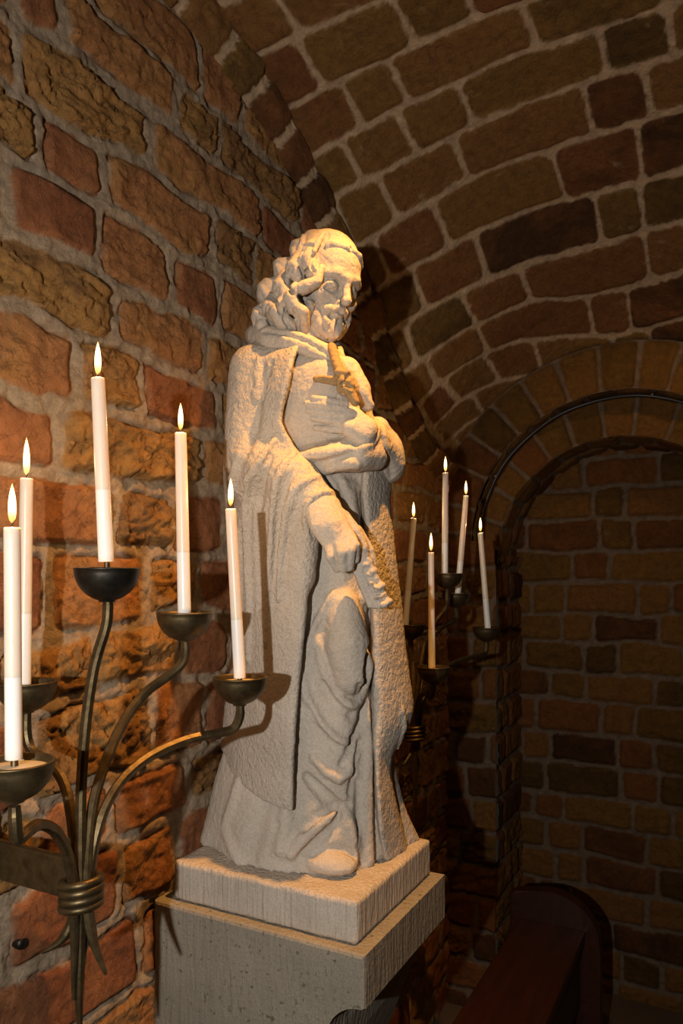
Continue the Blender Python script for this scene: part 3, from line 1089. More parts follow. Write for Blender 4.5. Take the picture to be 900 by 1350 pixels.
class Field:
    def __init__(self, lo, hi, h):
        self.lo, self.h = np.array(lo, float), h
        self.n = [int(math.ceil((hi[i] - lo[i]) / h)) + 1 for i in range(3)]
        self.ax = [lo[i] + h * np.arange(self.n[i]) for i in range(3)]
        self.D = np.full(self.n, 1.0, np.float32)

    def sub_box(self, lo, hi):
        s = []
        for i in range(3):
            a = max(0, int((lo[i] - self.lo[i]) / self.h) - 1)
            b = min(self.n[i], int((hi[i] - self.lo[i]) / self.h) + 3)
            s.append(slice(a, max(a, b)))
        return tuple(s), self.ax[0][s[0]][:, None, None], self.ax[1][s[1]][None, :, None], self.ax[2][s[2]][None, None, :]

    def apply(self, fn, lo, hi, mode, k):
        m = k + 4 * self.h
        s, X, B, Z = self.sub_box(np.array(lo) - m, np.array(hi) + m)
        if min(x.stop - x.start for x in s) <= 0:
            return
        d = fn(X, B, Z)
        cur = self.D[s]
        if mode == 'add':
            self.D[s] = smin(cur, d, k)
        elif mode == 'sub':
            self.D[s] = smax(cur, -d, k)
        else:
            self.D[s] = smax(cur, d, k)

    def chain(self, pts, r, mode='add', k=0.008, squash=None):
        """tapered capsules along points; squash = (sx, sb, sz) scales distances per axis"""
        pts = [np.array(p, float) for p in pts]
        if not hasattr(r, '__len__'):
            r = [r] * len(pts)
        rm = max(r)
        w = np.array(squash if squash else (1, 1, 1), float)
        lo = np.min(pts, 0) - rm / w.min()
        hi = np.max(pts, 0) + rm / w.min()

        def fn(X, B, Z):
            out = None
            for i in range(max(1, len(pts) - 1)):
                a = pts[i]
                b = pts[min(i + 1, len(pts) - 1)]
                ba = (b - a) * w
                l2 = max(float(ba @ ba), 1e-9)
                px, pb, pz = (X - a[0]) * w[0], (B - a[1]) * w[1], (Z - a[2]) * w[2]
                h = np.clip((px * ba[0] + pb * ba[1] + pz * ba[2]) / l2, 0, 1)
                d = np.sqrt((px - ba[0] * h) ** 2 + (pb - ba[1] * h) ** 2 + (pz - ba[2] * h) ** 2) - (r[i] + (r[min(i + 1, len(r) - 1)] - r[i]) * h)
                out = d if out is None else np.minimum(out, d)
            return out
        self.apply(fn, lo, hi, mode, k)

    def ell(self, c, rad, mode='add', k=0.01, axes=None):
        c = np.array(c, float)
        A = np.eye(3) if axes is None else np.array(axes, float)
        rad = np.array(rad, float)
        rm = rad.max()

        def fn(X, B, Z):
            p = [X - c[0], B - c[1], Z - c[2]]
            q = [(A[i][0] * p[0] + A[i][1] * p[1] + A[i][2] * p[2]) for i in range(3)]
            k0 = np.sqrt(sum((q[i] / rad[i]) ** 2 for i in range(3)))
            k1 = np.sqrt(sum((q[i] / rad[i] ** 2) ** 2 for i in range(3)))
            return k0 * (k0 - 1) / np.maximum(k1, 1e-6)
        self.apply(fn, c - rm, c + rm, mode, k)

    def loft(self, levels, mode='add', k=0.01, up=5):
        """levels: {Z: [(px, b), ...]} closed outlines of equal count"""
        zs = np.array(sorted(levels))
        cp = []
        for z in zs:
            cp.append([((px - CX) / F_PX * (T0 + b), b) for px, b in levels[z]])
        cp = np.array(cp)                                      # nz, n, 2
        # smooth interpolation along z
        sl = np.gradient(cp, zs, axis=0)
        lo = np.array([cp[..., 0].min(), cp[..., 1].min(), zs[0]])
        hi = np.array([cp[..., 0].max(), cp[..., 1].max(), zs[-1]])
        m = k + 4 * self.h
        s, X, B, Z = self.sub_box(lo - m, hi + m)
        gx, gb = np.meshgrid(X.ravel(), B.ravel(), indexing='ij')
        out = np.empty(gx.shape + (Z.size,), np.float32)
        for zi, z in enumerate(Z.ravel()):
            zc = min(max(z, zs[0]), zs[-1])
            i = min(max(int(np.searchsorted(zs, zc)) - 1, 0), len(zs) - 2)
            hz = zs[i + 1] - zs[i]
            t = (zc - zs[i]) / hz
            lin = cp[i] * (1 - t) + cp[i + 1] * t
            cub = cp[i] * (2 * t ** 3 - 3 * t * t + 1) + sl[i] * hz * (t ** 3 - 2 * t * t + t) + cp[i + 1] * (3 * t * t - 2 * t ** 3) + sl[i + 1] * hz * (t ** 3 - t * t)
            q = 0.4 * lin + 0.6 * cub
            n = len(q)
            poly = []
            for j in range(n):
                p0, p1, p2, p3 = q[j - 1], q[j], q[(j + 1) % n], q[(j + 2) % n]
                for u in range(up):
                    w = u / up
                    poly.append(0.5 * (2 * p1 + (p2 - p0) * w + (2 * p0 - 5 * p1 + 4 * p2 - p3) * w * w + (3 * p1 - p0 - 3 * p2 + p3) * w ** 3))
            out[:, :, zi] = poly_sd(np.array(poly), gx, gb)
        cap = np.maximum(Z - zs[-1], zs[0] - Z)
        d = np.maximum(out, cap)
        cur = self.D[s]
        self.D[s] = smin(cur, d, k) if mode == 'add' else smax(cur, -d, k)

    def surf(self, px, py, off=0.0):
        """front surface point seen through a column of the statue, moved outwards by off"""
        ts = np.arange(1.18, 1.66, 0.0015)
        X = (px - CX) / F_PX * ts
        Zc = (CYH - py) / F_PX * ts
        ii = np.round((X - self.lo[0]) / self.h).astype(int)
        jj = np.round((ts - T0 - self.lo[1]) / self.h).astype(int)
        kk = np.round((Zc - self.lo[2]) / self.h).astype(int)
        ok = (ii >= 0) & (ii < self.n[0]) & (jj >= 0) & (jj < self.n[1]) & (kk >= 0) & (kk < self.n[2])
        v = np.full(ts.shape, 1.0)
        v[ok] = self.D[ii[ok], jj[ok], kk[ok]]
        w = np.where(v < 0)[0]
        b = (ts[w[0]] - T0) if len(w) else 0.0
        return T(px, py, b - off)

    def line(self, pts, r, off=0.0, mode='add', k=0.008, sub=3, squash=None):
        """ridge or groove drawn on the surface: pts (px, py[, r])"""
        p2, rr = [], []
        n = len(pts)
        for i in range(n - 1):
            for u in range(sub):
                w = u / sub
                p2.append((pts[i][0] * (1 - w) + pts[i + 1][0] * w, pts[i][1] * (1 - w) + pts[i + 1][1] * w))
        p2.append(pts[-1][:2])
        m = len(p2)
        if hasattr(r, '__len__'):
            rr = list(np.interp(np.linspace(0, 1, m), np.linspace(0, 1, len(r)), r))
        else:
            rr = [r] * m
        q = [self.surf(a, b, 0.0)[1] for a, b in p2]
        for _ in range(2):
            q = [q[0]] + [0.25 * q[i - 1] + 0.5 * q[i] + 0.25 * q[i + 1] for i in range(1, m - 1)] + [q[-1]]
        self.chain([T(a, b, bb - off) for (a, b), bb in zip(p2, q)], rr, mode, k, squash)

    def rough(self, amp, freq, seed, oct=3):
        s3 = np.random.default_rng(seed).random((64, 64, 64)).astype(np.float32) * 2 - 1
        near = np.abs(self.D) < 0.02
        i, j, k = np.where(near)
        x = np.stack([self.ax[0][i], self.ax[1][j], self.ax[2][k]], 1) + 5.0
        tot = np.zeros(len(i), np.float32)
        a = 1.0
        for o in range(oct):
            y = x * freq * 2 ** o
            f0 = np.floor(y).astype(int)
            f = (y - f0).astype(np.float32)
            f = f * f * (3 - 2 * f)
            v = 0
            for dx in (0, 1):
                for dy in (0, 1):
                    for dz in (0, 1):
                        w = (f[:, 0] if dx else 1 - f[:, 0]) * (f[:, 1] if dy else 1 - f[:, 1]) * (f[:, 2] if dz else 1 - f[:, 2])
                        v = v + w * s3[(f0[:, 0] + dx) & 63, (f0[:, 1] + dy) & 63, (f0[:, 2] + dz) & 63]
            tot += a * v
            a *= 0.5
        self.D[i, j, k] += amp * tot

    def mesh(self, name, origin):
        """surface nets -> mesh with world coordinates relative to origin"""
        D = self.D
        D = np.pad(D, 1, constant_values=1.0)
        S = D < 0
        nx, ny, nz = D.shape
        c8 = [(a, b, c) for a in (0, 1) for b in (0, 1) for c in (0, 1)]
        cnt = np.zeros((nx - 1, ny - 1, nz - 1), np.int8)
        for a, b, c in c8:
            cnt += S[a:nx - 1 + a, b:ny - 1 + b, c:nz - 1 + c]
        act = (cnt > 0) & (cnt < 8)
        ci = np.argwhere(act)
        vid = np.full(act.shape, -1, np.int64)
        vid[act] = np.arange(len(ci))
        acc = np.zeros((len(ci), 3))
        num = np.zeros(len(ci))
        edges = [((0, 0, 0), ax) for ax in range(3)]
        for ax in range(3):
            o1, o2 = [i for i in range(3) if i != ax]
            for p in (0, 1):
                for q in (0, 1):
                    st = [0, 0, 0]
                    st[o1], st[o2] = p, q
                    en = list(st)
                    en[ax] = 1
                    va = D[ci[:, 0] + st[0], ci[:, 1] + st[1], ci[:, 2] + st[2]]
                    vb = D[ci[:, 0] + en[0], ci[:, 1] + en[1], ci[:, 2] + en[2]]
                    cr = (va < 0) != (vb < 0)
                    t = np.where(cr, va / np.where(cr, va - vb, 1), 0)
                    for d in range(3):
                        acc[:, d] += np.where(cr, st[d] + (t if d == ax else 0), 0)
                    num += cr
        loc = ci + acc / num[:, None] - 1
        v = self.lo + loc * self.h
        quads = []
        for ax in range(3):
            o1, o2 = [(1, 2), (2, 0), (0, 1)][ax]
            sl0 = [slice(1, -1)] * 3
            sl0[ax] = slice(0, -1)
            sl1 = list(sl0)
            sl1[ax] = slice(1, None)
            a, b = S[tuple(sl0)], S[tuple(sl1)]
            w = np.argwhere(a != b)
            inside = a[tuple(w.T)]
            base = w + 1
            base[:, ax] -= 1

            def cell(d1, d2):
                c = base.copy()
                c[:, o1] -= d1
                c[:, o2] -= d2
                return vid[c[:, 0], c[:, 1], c[:, 2]]
            q = np.stack([cell(1, 1), cell(0, 1), cell(0, 0), cell(1, 0)], 1)
            q[~inside] = q[~inside][:, ::-1]
            quads.append(q)
        quads = np.concatenate(quads)
        quads = quads[(quads >= 0).all(1)]
        wx = CAMX + v[:, 0] * CS - (v[:, 1] + T0) * SN - origin[0]
        wy = v[:, 0] * SN + (v[:, 1] + T0) * CS - origin[1]
        wz = EYE + v[:, 2] - origin[2]
        return np_mesh(name, np.stack([wx, wy, wz], 1), quads)


def poly_sd(poly, gx, gy):
    d2 = np.full(gx.shape, 1e9)
    inside = np.zeros(gx.shape, bool)
    n = len(poly)
    for i in range(n):
        a, b = poly[i], poly[(i + 1) % n]
        ex, ey = b - a
        wx, wy = gx - a[0], gy - a[1]
        t = np.clip((wx * ex + wy * ey) / (ex * ex + ey * ey + 1e-12), 0, 1)
        d2 = np.minimum(d2, (wx - ex * t) ** 2 + (wy - ey * t) ** 2)
        c = (a[1] <= gy) != (b[1] <= gy)
        if abs(ey) > 1e-12:
            xi = a[0] + (gy - a[1]) / ey * ex
            inside ^= c & (gx < xi)
    d = np.sqrt(d2)
    return np.where(inside, -d, d)


ZP = -0.5265                      # top of the plinth below the eye
LO, HI = (-0.30, -0.24, ZP - 0.012), (0.185, 0.16, 0.46)

# ------------------------------------------------------------------ tunic: core of the figure
tu = Field(LO, HI, 0.003)
tu.loft({
    0.432: [(345, .05), (352, -.01), (372, -.05), (403, -.065), (428, -.06), (440, -.01), (430, .05), (380, .075)],
    0.405: [(322, .06), (332, -.01), (365, -.06), (402, -.090), (438, -.085), (455, -.02), (445, .07), (380, .10)],
    0.372: [(312, .06), (325, -.02), (362, -.07), (402, -.105), (448, -.105), (470, -.03), (462, .07), (380, .11)],
    0.3306: [(308, .06), (322, -.02), (362, -.07), (402, -.108), (452, -.112), (484, -.03), (478, .07), (390, .12)],
    0.2204: [(306, .06), (322, -.02), (360, -.06), (402, -.085), (452, -.095), (498, -.01), (492, .08), (395, .12)],
    0.0827: [(310, .06), (325, -.02), (365, -.05), (410, -.072), (452, -.082), (482, -.03), (500, .06), (400, .12)],
    -0.0551: [(313, .06), (328, -.02), (368, -.055), (410, -.080), (455, -.090), (487, -.035), (505, .06), (405, .12)],
    -0.193: [(310, .06), (325, -.02), (365, -.060), (410, -.088), (455, -.092), (489, -.035), (508, .06), (405, .12)],
    -0.3306: [(302, .06), (320, -.02), (352, -.060), (400, -.090), (456, -.094), (500, -.030), (512, .06), (405, .12)],
    -0.3995: [(289, .06), (308, -.03), (345, -.075), (395, -.096), (456, -.100), (508, -.020), (517, .06), (405, .13)],
    -0.468: [(279, .06), (298, -.035), (333, -.085), (393, -.108), (460, -.104), (518, -.005), (528, .07), (405, .135)],
    ZP: [(270, .055), (284, -.00), (318, -.072), (384, -.112), (466, -.104), (530, .01), (545, .075), (405, .14)],
}, k=0.004)

# lower skirt on the wall side: sloping facets with a sharp crease
tu.line([(315, 1030), (306, 1062), (298, 1090), (305, 1115), (314, 1134)], [.006, .008, .009, .008, .006], -0.001, k=0.016)
tu.line([(345, 1060), (336, 1100), (326, 1130)], 0.014, 0.010, 'sub', 0.016)
tu.line([(378, 1050), (378, 1090), (370, 1120)], [.009, .010, .010], 0.001, k=0.016)

# apron: upper drape ending in a V, thigh and knee beneath it
tu.chain([T(452, 800, -.080), T(458, 850, -.092), T(463, 892, -.092)], [.030, .041, .034], k=0.012)
tu.chain([T(470, 880, -.080), T(472, 918, -.075)], [.030, .016], k=0.012)
tu.chain([T(404, 850, -.052), T(410, 910, -.060), T(425, 990, -.068), T(445, 1040, -.076)], [.026, .034, .034, .018], k=0.02)
tu.chain([T(448, 930, -.072), T(447, 990, -.078), T(449, 1042, -.082)], [.034, .032, .016], k=0.012)
# hollow to the right of the knee
tu.line([(487, 800), (486, 850), (485, 900), (480, 935), (470, 965), (460, 992), (451, 1008)], [.006, .010, .013, .013, .011, .009, .006], 0.000, 'sub', 0.008)
tu.line([(474, 905), (471, 930), (464, 942)], [.006, .008, .004], 0.001, 'sub', 0.008)
# curved folds hung from the thigh
tu.line([(418, 845), (423, 868), (430, 892), (440, 912), (452, 926), (463, 932), (473, 922), (480, 905)], [.006, .008, .009, .009, .009, .010, .009, .007], 0.0025, k=0.009)
tu.line([(426, 905), (438, 925), (452, 938), (464, 942)], 0.007, 0.003, 'sub', 0.010)
tu.line([(398, 890), (403, 915), (413, 942), (428, 962), (444, 976), (454, 978)], [.005, .008, .010, .010, .008, .006], 0.0025, k=0.009)
tu.line([(404, 935), (416, 960), (430, 976), (446, 990)], 0.007, 0.003, 'sub', 0.012)
tu.line([(412, 998), (430, 1018), (447, 1026), (460, 1018), (470, 1000)], [.005, .008, .010, .008, .006], 0.0025, k=0.009)
tu.line([(405, 860), (412, 830), (426, 800), (440, 782)], [.005, .007, .007, .004], 0.0025, k=0.009)
tu.line([(398, 840), (408, 815), (422, 792)], 0.006, 0.002, 'sub', 0.012)
# hem of the apron stands proud: cut underneath
tu.line([(404, 1024), (414, 1036), (428, 1050), (442, 1063), (449, 1068), (457, 1062)], [.009, .012, .014, .014, .013, .009], -0.001, 'sub', 0.004)
tu.line([(462, 1045), (470, 1010), (474, 980)], [.007, .008, .006], 0.000, 'sub', 0.006)
# skirt below the apron
tu.line([(450, 1064), (432, 1078), (412, 1094), (396, 1110), (384, 1126)], [.007, .011, .012, .012, .009], 0.003, k=0.010)
tu.line([(440, 1062), (420, 1074), (402, 1090)], 0.009, 0.001, 'sub', 0.008)
tu.line([(452, 1068), (440, 1090), (420, 1108), (400, 1124)], [.006, .009, .009, .006], 0.000, 'sub', 0.010)
tu.line([(454, 1066), (460, 1085), (467, 1105), (470, 1125)], [.007, .011, .012, .010], 0.002, k=0.010)
# foot under the hem
tu.ell(T(438, 1138, -.112), (.045, .026, .020), k=0.010)
tu.ell(T(446, 1142, -.122), (.030, .022, .013), k=0.008)
tu.line([(412, 1128), (425, 1120), (440, 1117), (458, 1121), (468, 1130)], 0.004, 0.001, 'sub', 0.008)
# upright pleats
for cols, r, md, off in (([(482, 925), (483, 985), (482, 1040), (482, 1090), (484, 1134)], [.007, .012, .013, .013, .013], 'add', -.003),
                         ([(499, 1010), (500, 1060), (502, 1100), (503, 1122)], [.004, .006, .007, .007], 'add', -.002),
                         ([(471, 1030), (472, 1070), (474, 1105), (477, 1136)], [.004, .006, .006, .006], 'sub', .001),
                         ([(492, 900), (492, 980), (493, 1050), (495, 1128)], [.004, .005, .006, .006], 'sub', .001),
                         ([(463, 650), (472, 720), (478, 790)], [.008, .010, .008], 'add', -.002),
                         ([(478, 650), (484, 730), (489, 800)], [.005, .006, .005], 'sub', .001),
                         ([(448, 625), (462, 665), (470, 700)], [.007, .009, .006], 'add', -.002),
                         ([(436, 628), (450, 660), (462, 690)], [.006, .007, .005], 'add', -.001),
                         ([(443, 625), (457, 662), (466, 692)], .004, 'sub', .001)):
    tu.line(cols, r, off, md, 0.008)

# left sleeve across the body
tu.chain([T(503, 606, -.005), T(488, 578, -.065), T(470, 575, -.098)], [.040, .034, .026], k=0.016)
tu.chain([T(505, 590, .0), T(512, 615, .01)], [.034, .030], k=0.02)
tu.chain([T(400, 608, -.082), T(440, 602, -.108), T(470, 600, -.112), T(490, 600, -.075)], [.022, .028, .030, .030], k=0.016)
tu.line([(398, 601), (420, 600), (440, 598), (457, 594)], [.007, .012, .013, .007], -0.002, k=0.008)
tu.line([(402, 613), (425, 612), (448, 606), (466, 600)], 0.007, 0.002, 'sub', 0.010)
tu.line([(428, 622), (442, 615), (458, 611), (470, 614)], [.006, .010, .011, .006], -0.001, k=0.008)
tu.line([(440, 628), (458, 624), (474, 632)], 0.007, 0.001, 'sub', 0.010)
tu.line([(477, 590), (487, 586), (494, 577), (497, 566)], [.006, .008, .008, .006], -0.001, k=0.006)
tu.line([(470, 584), (480, 580), (488, 570)], 0.006, 0.001, 'sub', 0.008)
tu.chain([T(498, 565, -.03), T(512, 590, .0), T(521, 625, .02)], [.022, .022, .007], k=0.012)
tu.line([(506, 580), (512, 602), (516, 628)], [.004, .006, .004], -.001, 'sub', .006)
# raised far breast and shoulder
tu.chain([T(455, 492, -.07), T(470, 515, -.075), T(484, 534, -.075)], [.030, .026, .012], k=0.010)
tu.chain([T(462, 505, -.09), T(478, 520, -.09), T(487, 534, -.085)], [.012, .012, .008], k=0.008)
tu.rough(0.0008, 150, 3)

# ------------------------------------------------------------------ mantle
ma = Field(LO, HI, 0.003)
ma.loft({
    0.440: [(328, .05), (340, -.005), (356, -.035), (376, -.055), (397, -.064), (402, -.02), (396, .06), (345, .08)],
    0.425: [(316, .06), (328, -.01), (350, -.050), (375, -.076), (398, -.088), (402, -.03), (398, .08), (335, .10)],
    0.398: [(307, .06), (322, -.02), (348, -.072), (372, -.100), (390, -.112), (388, -.04), (385, .09), (325, .11)],
    0.350: [(302, .06), (317, -.02), (343, -.080), (365, -.110), (382, -.120), (380, -.04), (378, .09), (320, .11)],
    0.3306: [(300, .06), (316, -.02), (341, -.080), (362, -.110), (379, -.118), (377, -.04), (375, .09), (318, .115)],
    0.2755: [(297, .06), (313, -.02), (336, -.075), (356, -.102), (371, -.108), (369, -.04), (370, .09), (314, .115)],
    0.2204: [(294, .06), (312, -.02), (336, -.075), (362, -.100), (392, -.108), (390, -.04), (385, .09), (312, .115)],
    0.1515: [(296, .06), (313, -.02), (338, -.080), (372, -.112), (408, -.122), (406, -.05), (400, .09), (313, .115)],
    0.0827: [(299, .06), (315, -.02), (342, -.082), (380, -.120), (408, -.122), (406, -.05), (402, .09), (316, .115)],
    0.0: [(302, .06), (318, -.02), (345, -.080), (380, -.120), (407, -.122), (404, -.05), (400, .09), (318, .115)],
    -0.0551: [(304, .06), (320, -.02), (347, -.080), (379, -.118), (404, -.124), (400, -.05), (398, .09), (320, .115)],
    -0.193: [(301, .06), (318, -.02), (346, -.080), (372, -.116), (394, -.124), (390, -.05), (388, .09), (318, .115)],
    -0.262: [(296, .06), (314, -.02), (343, -.080), (369, -.116), (390, -.124), (386, -.05), (385, .09), (314, .115)],
    -0.3306: [(291, .06), (309, -.02), (340, -.080), (367, -.116), (387, -.124), (383, -.05), (382, .09), (310, .115)],
    -0.425: [(287, .06), (305, -.02), (338, -.082), (366, -.116), (386, -.124), (382, -.05), (381, .09), (306, .115)],
}, k=0.004)
# upper arm and the fold of cloth thrown over the right forearm
ma.chain([T(338, 490, -.012), T(332, 560, -.02), T(326, 625, -.035)], [.052, .050, .044], k=0.03)
ma.chain([T(342, 612, -.060), T(392, 636, -.105), T(424, 672, -.132)], [.044, .044, .034], k=0.02)
ma.chain([T(392, 660, -.105), T(402, 705, -.112), T(400, 760, -.108)], [.034, .026, .020], k=0.02)
# hem curves up towards the wall
def hem(X, B, Z):
    return (np.interp(X, [-.30, -.228, -.222, -.193, -.1436, -.087, 0.0], [-.34, -.347, -.362, -.386, -.404, -.412, -.412]) - Z) * 0.9 + 0 * B
ma.apply(hem, (-.30, -.2, -.50), (-.06, .16, -.30), 'and', 0.004)
# folds of the hanging panel
ma.line([(361, 580), (349, 598), (336, 616), (326, 634), (323, 660), (325, 720), (328, 790), (327, 870)], [.004, .007, .008, .009, .009, .008, .007, .004], 0.0045, k=0.008)
ma.line([(318, 640), (315, 700), (317, 780), (316, 860)], [.006, .009, .008, .004], 0.000, 'sub', 0.008)
ma.line([(357, 600), (348, 625), (341, 660), (340, 720), (342, 800)], [.004, .007, .009, .009, .004], 0.000, 'sub', 0.008)
ma.line([(388, 596), (374, 612), (364, 636), (360, 670), (357, 720), (353, 790), (350, 850)], [.004, .006, .008, .008, .007, .006, .003], 0.0045, k=0.008)
ma.line([(395, 612), (379, 632), (371, 660), (366, 700), (362, 760)], [.003, .007, .008, .007, .003], 0.000, 'sub', 0.008)
ma.line([(420, 628), (400, 634), (386, 648), (377, 678), (371, 720), (366, 790)], [.004, .006, .008, .008, .007, .003], 0.0045, k=0.009)
ma.line([(345, 480), (341, 520), (335, 560), (325, 590), (314, 612), (308, 640)], [.003, .006, .008, .009, .009, .005], 0.002, 'sub', 0.014)
ma.line([(358, 478), (350, 500), (345, 525)], [.003, .006, .004], 0.002, 'sub', 0.010)
ma.line([(341, 475), (342, 500), (338, 525)], [.003, .005, .003], -0.001, k=0.010)
ma.line([(299, 655), (301, 690), (299, 640)], 0.006, 0.001, 'sub', 0.012)
ma.line([(300, 612), (298, 640), (304, 665)], [.006, .009, .005], 0.000, 'sub', 0.014)
# the sleeve opening round the wrist
ma.chain([T(430, 690, -.165), T(446, 726, -.175)], [.026, .034], 'sub', 0.005)
# far side of the mantle
FM = []
ma.loft({
    0.300: [(488, -.05), (494, -.03), (499, .02), (494, .06), (486, .05)],
    0.2755: [(488, -.06), (500, -.04), (508, .02), (500, .08), (485, .06)],
    0.2204: [(479, -.075), (500, -.052), (517, .02), (505, .09), (478, .06)],
    0.1515: [(477, -.072), (498, -.052), (515, .02), (503, .09), (476, .06)],
    0.0827: [(482, -.070), (502, -.052), (519, .02), (506, .09), (482, .06)],
    0.0: [(488, -.070), (508, -.052), (525, .02), (510, .09), (488, .06)],
    -0.0551: [(490, -.070), (511, -.052), (530, .02), (514, .09), (490, .06)],
    -0.124: [(491, -.070), (514, -.052), (534, .02), (517, .09), (490, .06)],
    -0.193: [(492, -.070), (517, -.052), (540, .02), (520, .09), (491, .06)],
    -0.235: [(492, -.072), (519, -.054), (544, .02), (522, .09), (491, .06)],
    -0.262: [(493, -.073), (519, -.055), (545, .02), (523, .09), (491, .06)],
    -0.283: [(493, -.074), (517, -.055), (541, .015), (521, .09), (491, .06)],
    -0.308: [(493, -.075), (513, -.055), (531, .005), (516, .08), (491, .06)],
    -0.3306: [(494, -.075), (509, -.055), (521, -.005), (514, .07), (491, .06)],
    -0.365: [(495, -.076), (507, -.056), (516, -.012), (512, .06), (491, .05)],
    -0.3995: [(496, -.078), (509, -.058), (518, -.012), (512, .06), (491, .05)],
    -0.468: [(500, -.072), (515, -.050), (527, -.002), (520, .06), (495, .05)],
    ZP: [(506, -.050), (524, -.030), (537, .015), (530, .07), (500, .05)],
}, k=0.004)
ma.line([(530, 935), (533, 960), (524, 985)], 0.004, -.001, k=0.008)
ma.line([(446, 655), (436, 650), (423, 650), (411, 657), (404, 670), (402, 688), (406, 708)], [.004, .006, .0065, .0065, .0065, .006, .004], .003, k=.005)
ma.rough(0.0009, 150, 4)

# ------------------------------------------------------------------ collar
co = Field((-.22, -.15, .38), (.03, .12, .50), 0.0022)
cpts = [T(333, 441, .075), T(336, 443, .01), T(354, 446, -.050), T(381, 450, -.084), T(408, 458, -.100), T(432, 468, -.098), T(446, 475, -.06)]
co.chain(cpts, [.0135, .0140, .0145, .0140, .0125, .0100, .008], k=0.004, squash=(1, 1.2, .70))
co.chain([p + np.array([.004, .004, .012]) for p in cpts], [.010, .0105, .011, .010, .008, .006, .004], k=0.003, squash=(1, 1.2, .9))
co.chain([T(446, 474, -.05), T(440, 455, .02), T(400, 440, .09), T(350, 438, .110), T(334, 445, .075)], .014, k=0.008)
co.line([(345, 436), (375, 440), (405, 450), (430, 466)], .0045, .001, 'sub', .004)
co.rough(0.0009, 130, 6)

# ------------------------------------------------------------------ right hand and what it holds
rh = Field((-.09, -.24, -.01), (.06, -.06, .16), 0.0018)
rh.chain([T(415, 672, -.150), T(421, 694, -.170), T(437, 722, -.180)], [.020, .0165, .0115], k=0.010)
rh.chain([T(427, 668, -.148), T(436, 694, -.176), T(449, 717, -.184)], [.022, .0185, .0125], k=0.010)
rh.chain([T(436, 668, -.142), T(448, 692, -.168), T(460, 712, -.180)], [.018, .0150, .0115], k=0.010)
for pts, rr in (([(434, 719, -.182), (436, 734, -.192), (444, 750, -.180)], [.0095, .0085, .0068]),
                ([(446, 714, -.186), (450, 729, -.200), (453, 750, -.186)], [.0105, .0094, .0074]),
                ([(456, 711, -.184), (462, 726, -.198), (461, 748, -.184)], [.0100, .0090, .0070]),
                ([(461, 706, -.178), (468, 719, -.190), (468, 738, -.178)], [.0095, .0086, .0068])):
    rh.chain([T(*p) for p in pts], rr, k=0.0035)
rh.chain([T(452, 682, -.150), T(467, 700, -.158), T(477, 722, -.158), T(483, 746, -.150)], [.013, .0115, .0105, .0080], k=0.006)
rh.chain([T(470, 700, -.140), T(486, 726, -.138), T(491, 745, -.136)], [.011, .010, .008], k=0.006)
rh.rough(0.0004, 150, 8)

sc = Field((-.01, -.22, -.08), (.10, -.04, .06), 0.0020)
_poly = np.array([T(px, py, -.13)[[0, 2]] for px, py in ((462, 728), (486, 735), (497, 757), (515, 797), (500, 803), (485, 801), (474, 776), (466, 756))])


def scroll(X, B, Z):
    gx, gz = np.meshgrid(X.ravel(), Z.ravel(), indexing='ij')
    d2 = poly_sd(_poly, gx, gz)[:, None, :] + .004
    db = np.abs(B + .135 - (Z - .0) * -.12) - .024 + .004 + 0 * X
    return np.sqrt(np.maximum(d2, 0) ** 2 + np.maximum(db, 0) ** 2) + np.minimum(np.maximum(d2, db), 0) - .004


sc.apply(scroll, (-.0, -.20, -.07), (.09, -.06, .05), 'add', .004)
for (px, py), r in zip([(486, 741), (491, 752), (494, 764), (501, 772), (503, 784), (511, 793)], [.008, .0095, .0085, .010, .0085, .009]):
    sc.ell(T(px, py, -.148), (r, r * 1.5, r * .8), k=.003)
    sc.ell(T(px - 5, py + 4, -.158), (r * .9, r, r * .7), k=.003)
for p0, p1 in (((482, 748), (488, 757)), ((486, 762), (497, 768)), ((490, 776), (500, 780)), ((480, 752), (500, 798)), ((496, 790), (508, 790))):
    sc.line([p0, p1], .0026, 0, 'sub', .003)
sc.rough(0.0006, 140, 9)

# ------------------------------------------------------------------ left hand laid on the breast
lh = Field((-.09, -.22, .22), (.09, -.04, .36), 0.0018)


def sf(px, py, off):
    return tu.surf(px, py, off)


lh.chain([sf(458, 545, .004), sf(470, 556, .004), sf(482, 566, .0)], [.019, .020, .022], k=0.010)
lh.chain([sf(452, 556, .004), sf(464, 566, .004), sf(478, 576, .0)], [.015, .018, .020], k=0.010)
for pts, rr, off in (([(456, 533), (436, 529), (413, 525)], [.0085, .0074, .0055], .011),
                     ([(454, 539), (432, 535), (405, 532)], [.0092, .0080, .0062], .012),
                     ([(453, 547), (432, 544), (406, 541)], [.0092, .0080, .0062], .012),
                     ([(452, 556), (434, 554), (412, 551)], [.0088, .0076, .0058], .012),
                     ([(453, 566), (436, 566), (415, 564)], [.0082, .0070, .0052], .011)):
    lh.chain([sf(x, y, off) for x, y in pts], rr, k=0.002)
lh.chain([sf(466, 540, .004), sf(458, 530, .006), sf(447, 523, .006)], [.012, .0095, .0065], k=0.005)
lh.rough(0.0004, 150, 10)

